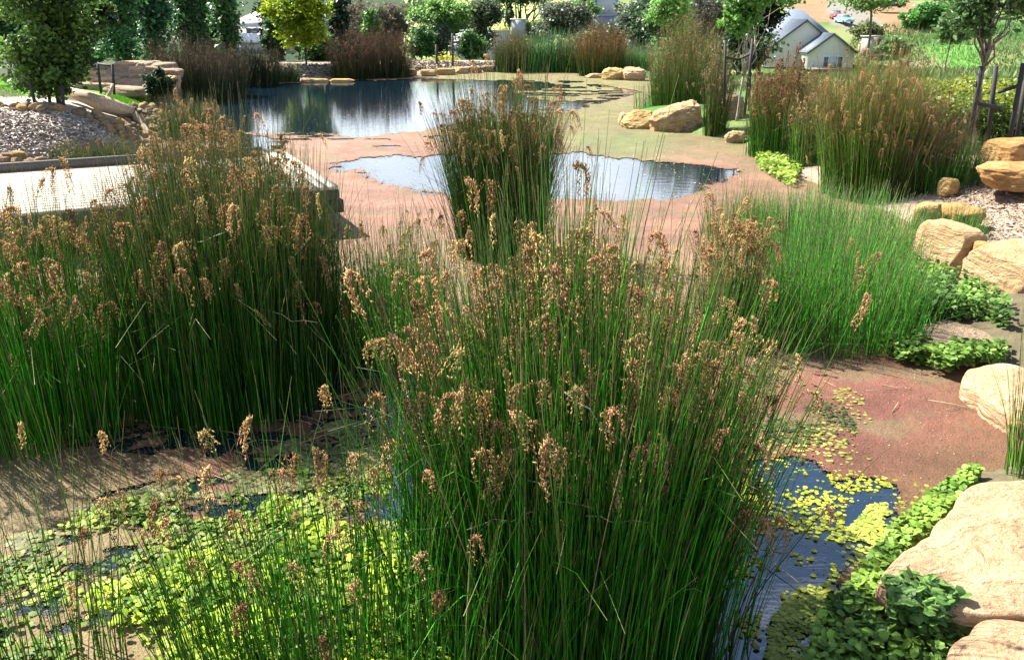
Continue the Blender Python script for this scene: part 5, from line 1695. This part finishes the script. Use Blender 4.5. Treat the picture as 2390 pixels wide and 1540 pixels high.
# bright bed in the middle right
rush_clump('bright fresh-green rush bed standing in the red duckweed, front part', at(1925, 770), .86, .80, 2700, .98, .10, single=250, heads=10, cols=((.06, .17, .03), (.14, .32, .07)), rad=.0034, hvar=.2, topk=.9, topcol=(.2, .26, .1), mess=.08, name='rush_bed', cat='rushes', hs=1.1)
rush_clump('paler back part of the fresh-green rush bed, reaching to the broadest clump', at(1930, 590), 1.15, 1.35, 3000, .80, .12, heads=0, cols=((.09, .19, .05), (.18, .31, .10)), rad=.0036, hvar=.2, topk=.8, topcol=(.28, .30, .14), mess=.09, name='rush_bed', cat='rushes')
rush_clump('straw-tipped thin rushes at the left edge of the fresh-green bed', at(1720, 560), .45, .7, 500, .85, .15, heads=0, cols=((.11, .18, .05), (.2, .26, .1)), rad=.003, hvar=.25, topk=.7, topcol=(.3, .25, .13), name='rush_bed', cat='rushes')
rush_clump('rust-headed rushes with a black foot between front clump and fresh-green bed', at(1690, 790), .26, .3, 420, 1.25, .12, single=0, heads=110, cols=((.03, .07, .012), (.06, .12, .02)), hs=1.15, hvar=.15, headlow=.8)

# centre clump
rush_clump('tall rush clump with drooping tawny heads standing alone mid-pond', at(1168, 595), .50, .42, 3800, 2.08, .17, single=120, heads=230, cols=((.025, .065, .012), (.055, .13, .022)), topcol=(.15, .16, .05), topk=.88, hs=1.2, hvar=.13, headlow=.78)
rush_clump('sparse thin rushes just left of the lone mid-pond clump', at(1000, 720), .26, .45, 190, 1.15, .14, heads=24, cols=((.05, .11, .025), (.12, .20, .05)), hs=.9, rad=.003)
rush_clump('short fine green sedge between the left rushes and the channel', at(905, 700), .5, .75, 1500, .45, .22, heads=0, cols=((.06, .14, .03), (.14, .26, .06)), rad=.0028, name='sedge_tuft', cat='sedge tuft', hvar=.25)
rush_clump('faint grey-green rushes behind the rear edge of the deck', at(450, 325), .7, .5, 1300, 1.05, .18, heads=60, head_mode='all', cols=((.06, .10, .04), (.13, .18, .08)), rad=.004, topk=.6, topcol=(.2, .2, .1))
rush_clump('low straw and green grass clump between mulch slope and deck', at(250, 372, .1), 1.1, .35, 1100, .55, .2, heads=30, head_mode='all', cols=((.08, .12, .04), (.19, .2, .09)), rad=.0035, topk=.5, topcol=(.28, .24, .13), name='sedge_tuft', cat='sedge tuft')

# left mass
rush_clump('dense rush clump with a black shaded heart before the deck', (-2.2, 6.35), .80, .95, 6200, 1.9, .04, single=290, heads=280, cols=((.008, .035, .005), (.030, .10, .012)), topcol=(.15, .16, .05), topk=.88, hs=1.25, hvar=.13, broken=5, headlow=.66, rad=.0038)  # stem greens set darker here to deepen the clump's inner shade
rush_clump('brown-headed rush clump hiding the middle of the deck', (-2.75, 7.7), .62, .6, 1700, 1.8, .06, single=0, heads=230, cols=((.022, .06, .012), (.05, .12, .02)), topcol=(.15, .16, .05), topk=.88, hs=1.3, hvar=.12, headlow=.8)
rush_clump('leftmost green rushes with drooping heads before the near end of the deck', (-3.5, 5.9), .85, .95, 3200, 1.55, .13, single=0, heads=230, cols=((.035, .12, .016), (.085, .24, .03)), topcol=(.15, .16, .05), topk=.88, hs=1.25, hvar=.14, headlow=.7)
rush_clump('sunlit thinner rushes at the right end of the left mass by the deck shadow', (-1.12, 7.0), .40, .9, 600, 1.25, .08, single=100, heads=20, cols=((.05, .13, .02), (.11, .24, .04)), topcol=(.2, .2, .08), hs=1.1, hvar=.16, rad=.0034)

# foreground
rush_clump('great foreground rush clump filling the bottom centre, right half in deep shade', (.29, 3.42), .68, .52, 3800, 1.92, .13, single=290, heads=280, cols=((.025, .095, .012), (.055, .20, .022)), topcol=(.15, .16, .05), topk=.88, hs=1.1, hvar=.14, mess=.07, broken=4, headlow=.7, rad=.0042, seg=7)
rush_clump('rear part of the great foreground clump, packed with tawny drooping heads', (.34, 4.5), .72, .45, 2300, 1.74, .10, single=60, heads=210, cols=((.025, .09, .012), (.055, .18, .022)), topcol=(.16, .17, .05), topk=.88, hs=1.15, hvar=.13, mess=.06, headlow=.8)
rush_clump('scattered low foreground rushes over the pennywort at bottom left', (-.66, 2.98), .85, .42, 820, 1.25, .15, single=290, heads=44, cols=((.03, .11, .012), (.075, .22, .025)), hs=.95, hvar=.2, mess=.09, headlow=.8)
rush_clump('thin leaning stems crossing the bottom left corner', (-1.95, 2.9), .28, .35, 120, 1.45, .12, single=100, heads=8, cols=((.05, .09, .015), (.12, .16, .04)), hs=.9, hvar=.15, mess=.1)
rush_clump('arching stems with dark heads leaning right over the yellow floating leaves', (.92, 3.1), .13, .16, 44, 1.25, .1, single=40, heads=12, cols=((.02, .04, .01), (.07, .10, .02)), lean0=(.42, .1), hs=1.0, hvar=.18, mess=.14)
rush_clump('slender rushes at the right edge behind the huge flat boulder', at(2420, 1085, .12), .16, .2, 170, 1.2, .15, single=0, heads=10, cols=((.06, .13, .02), (.14, .22, .05)), hs=.8, hvar=.2)
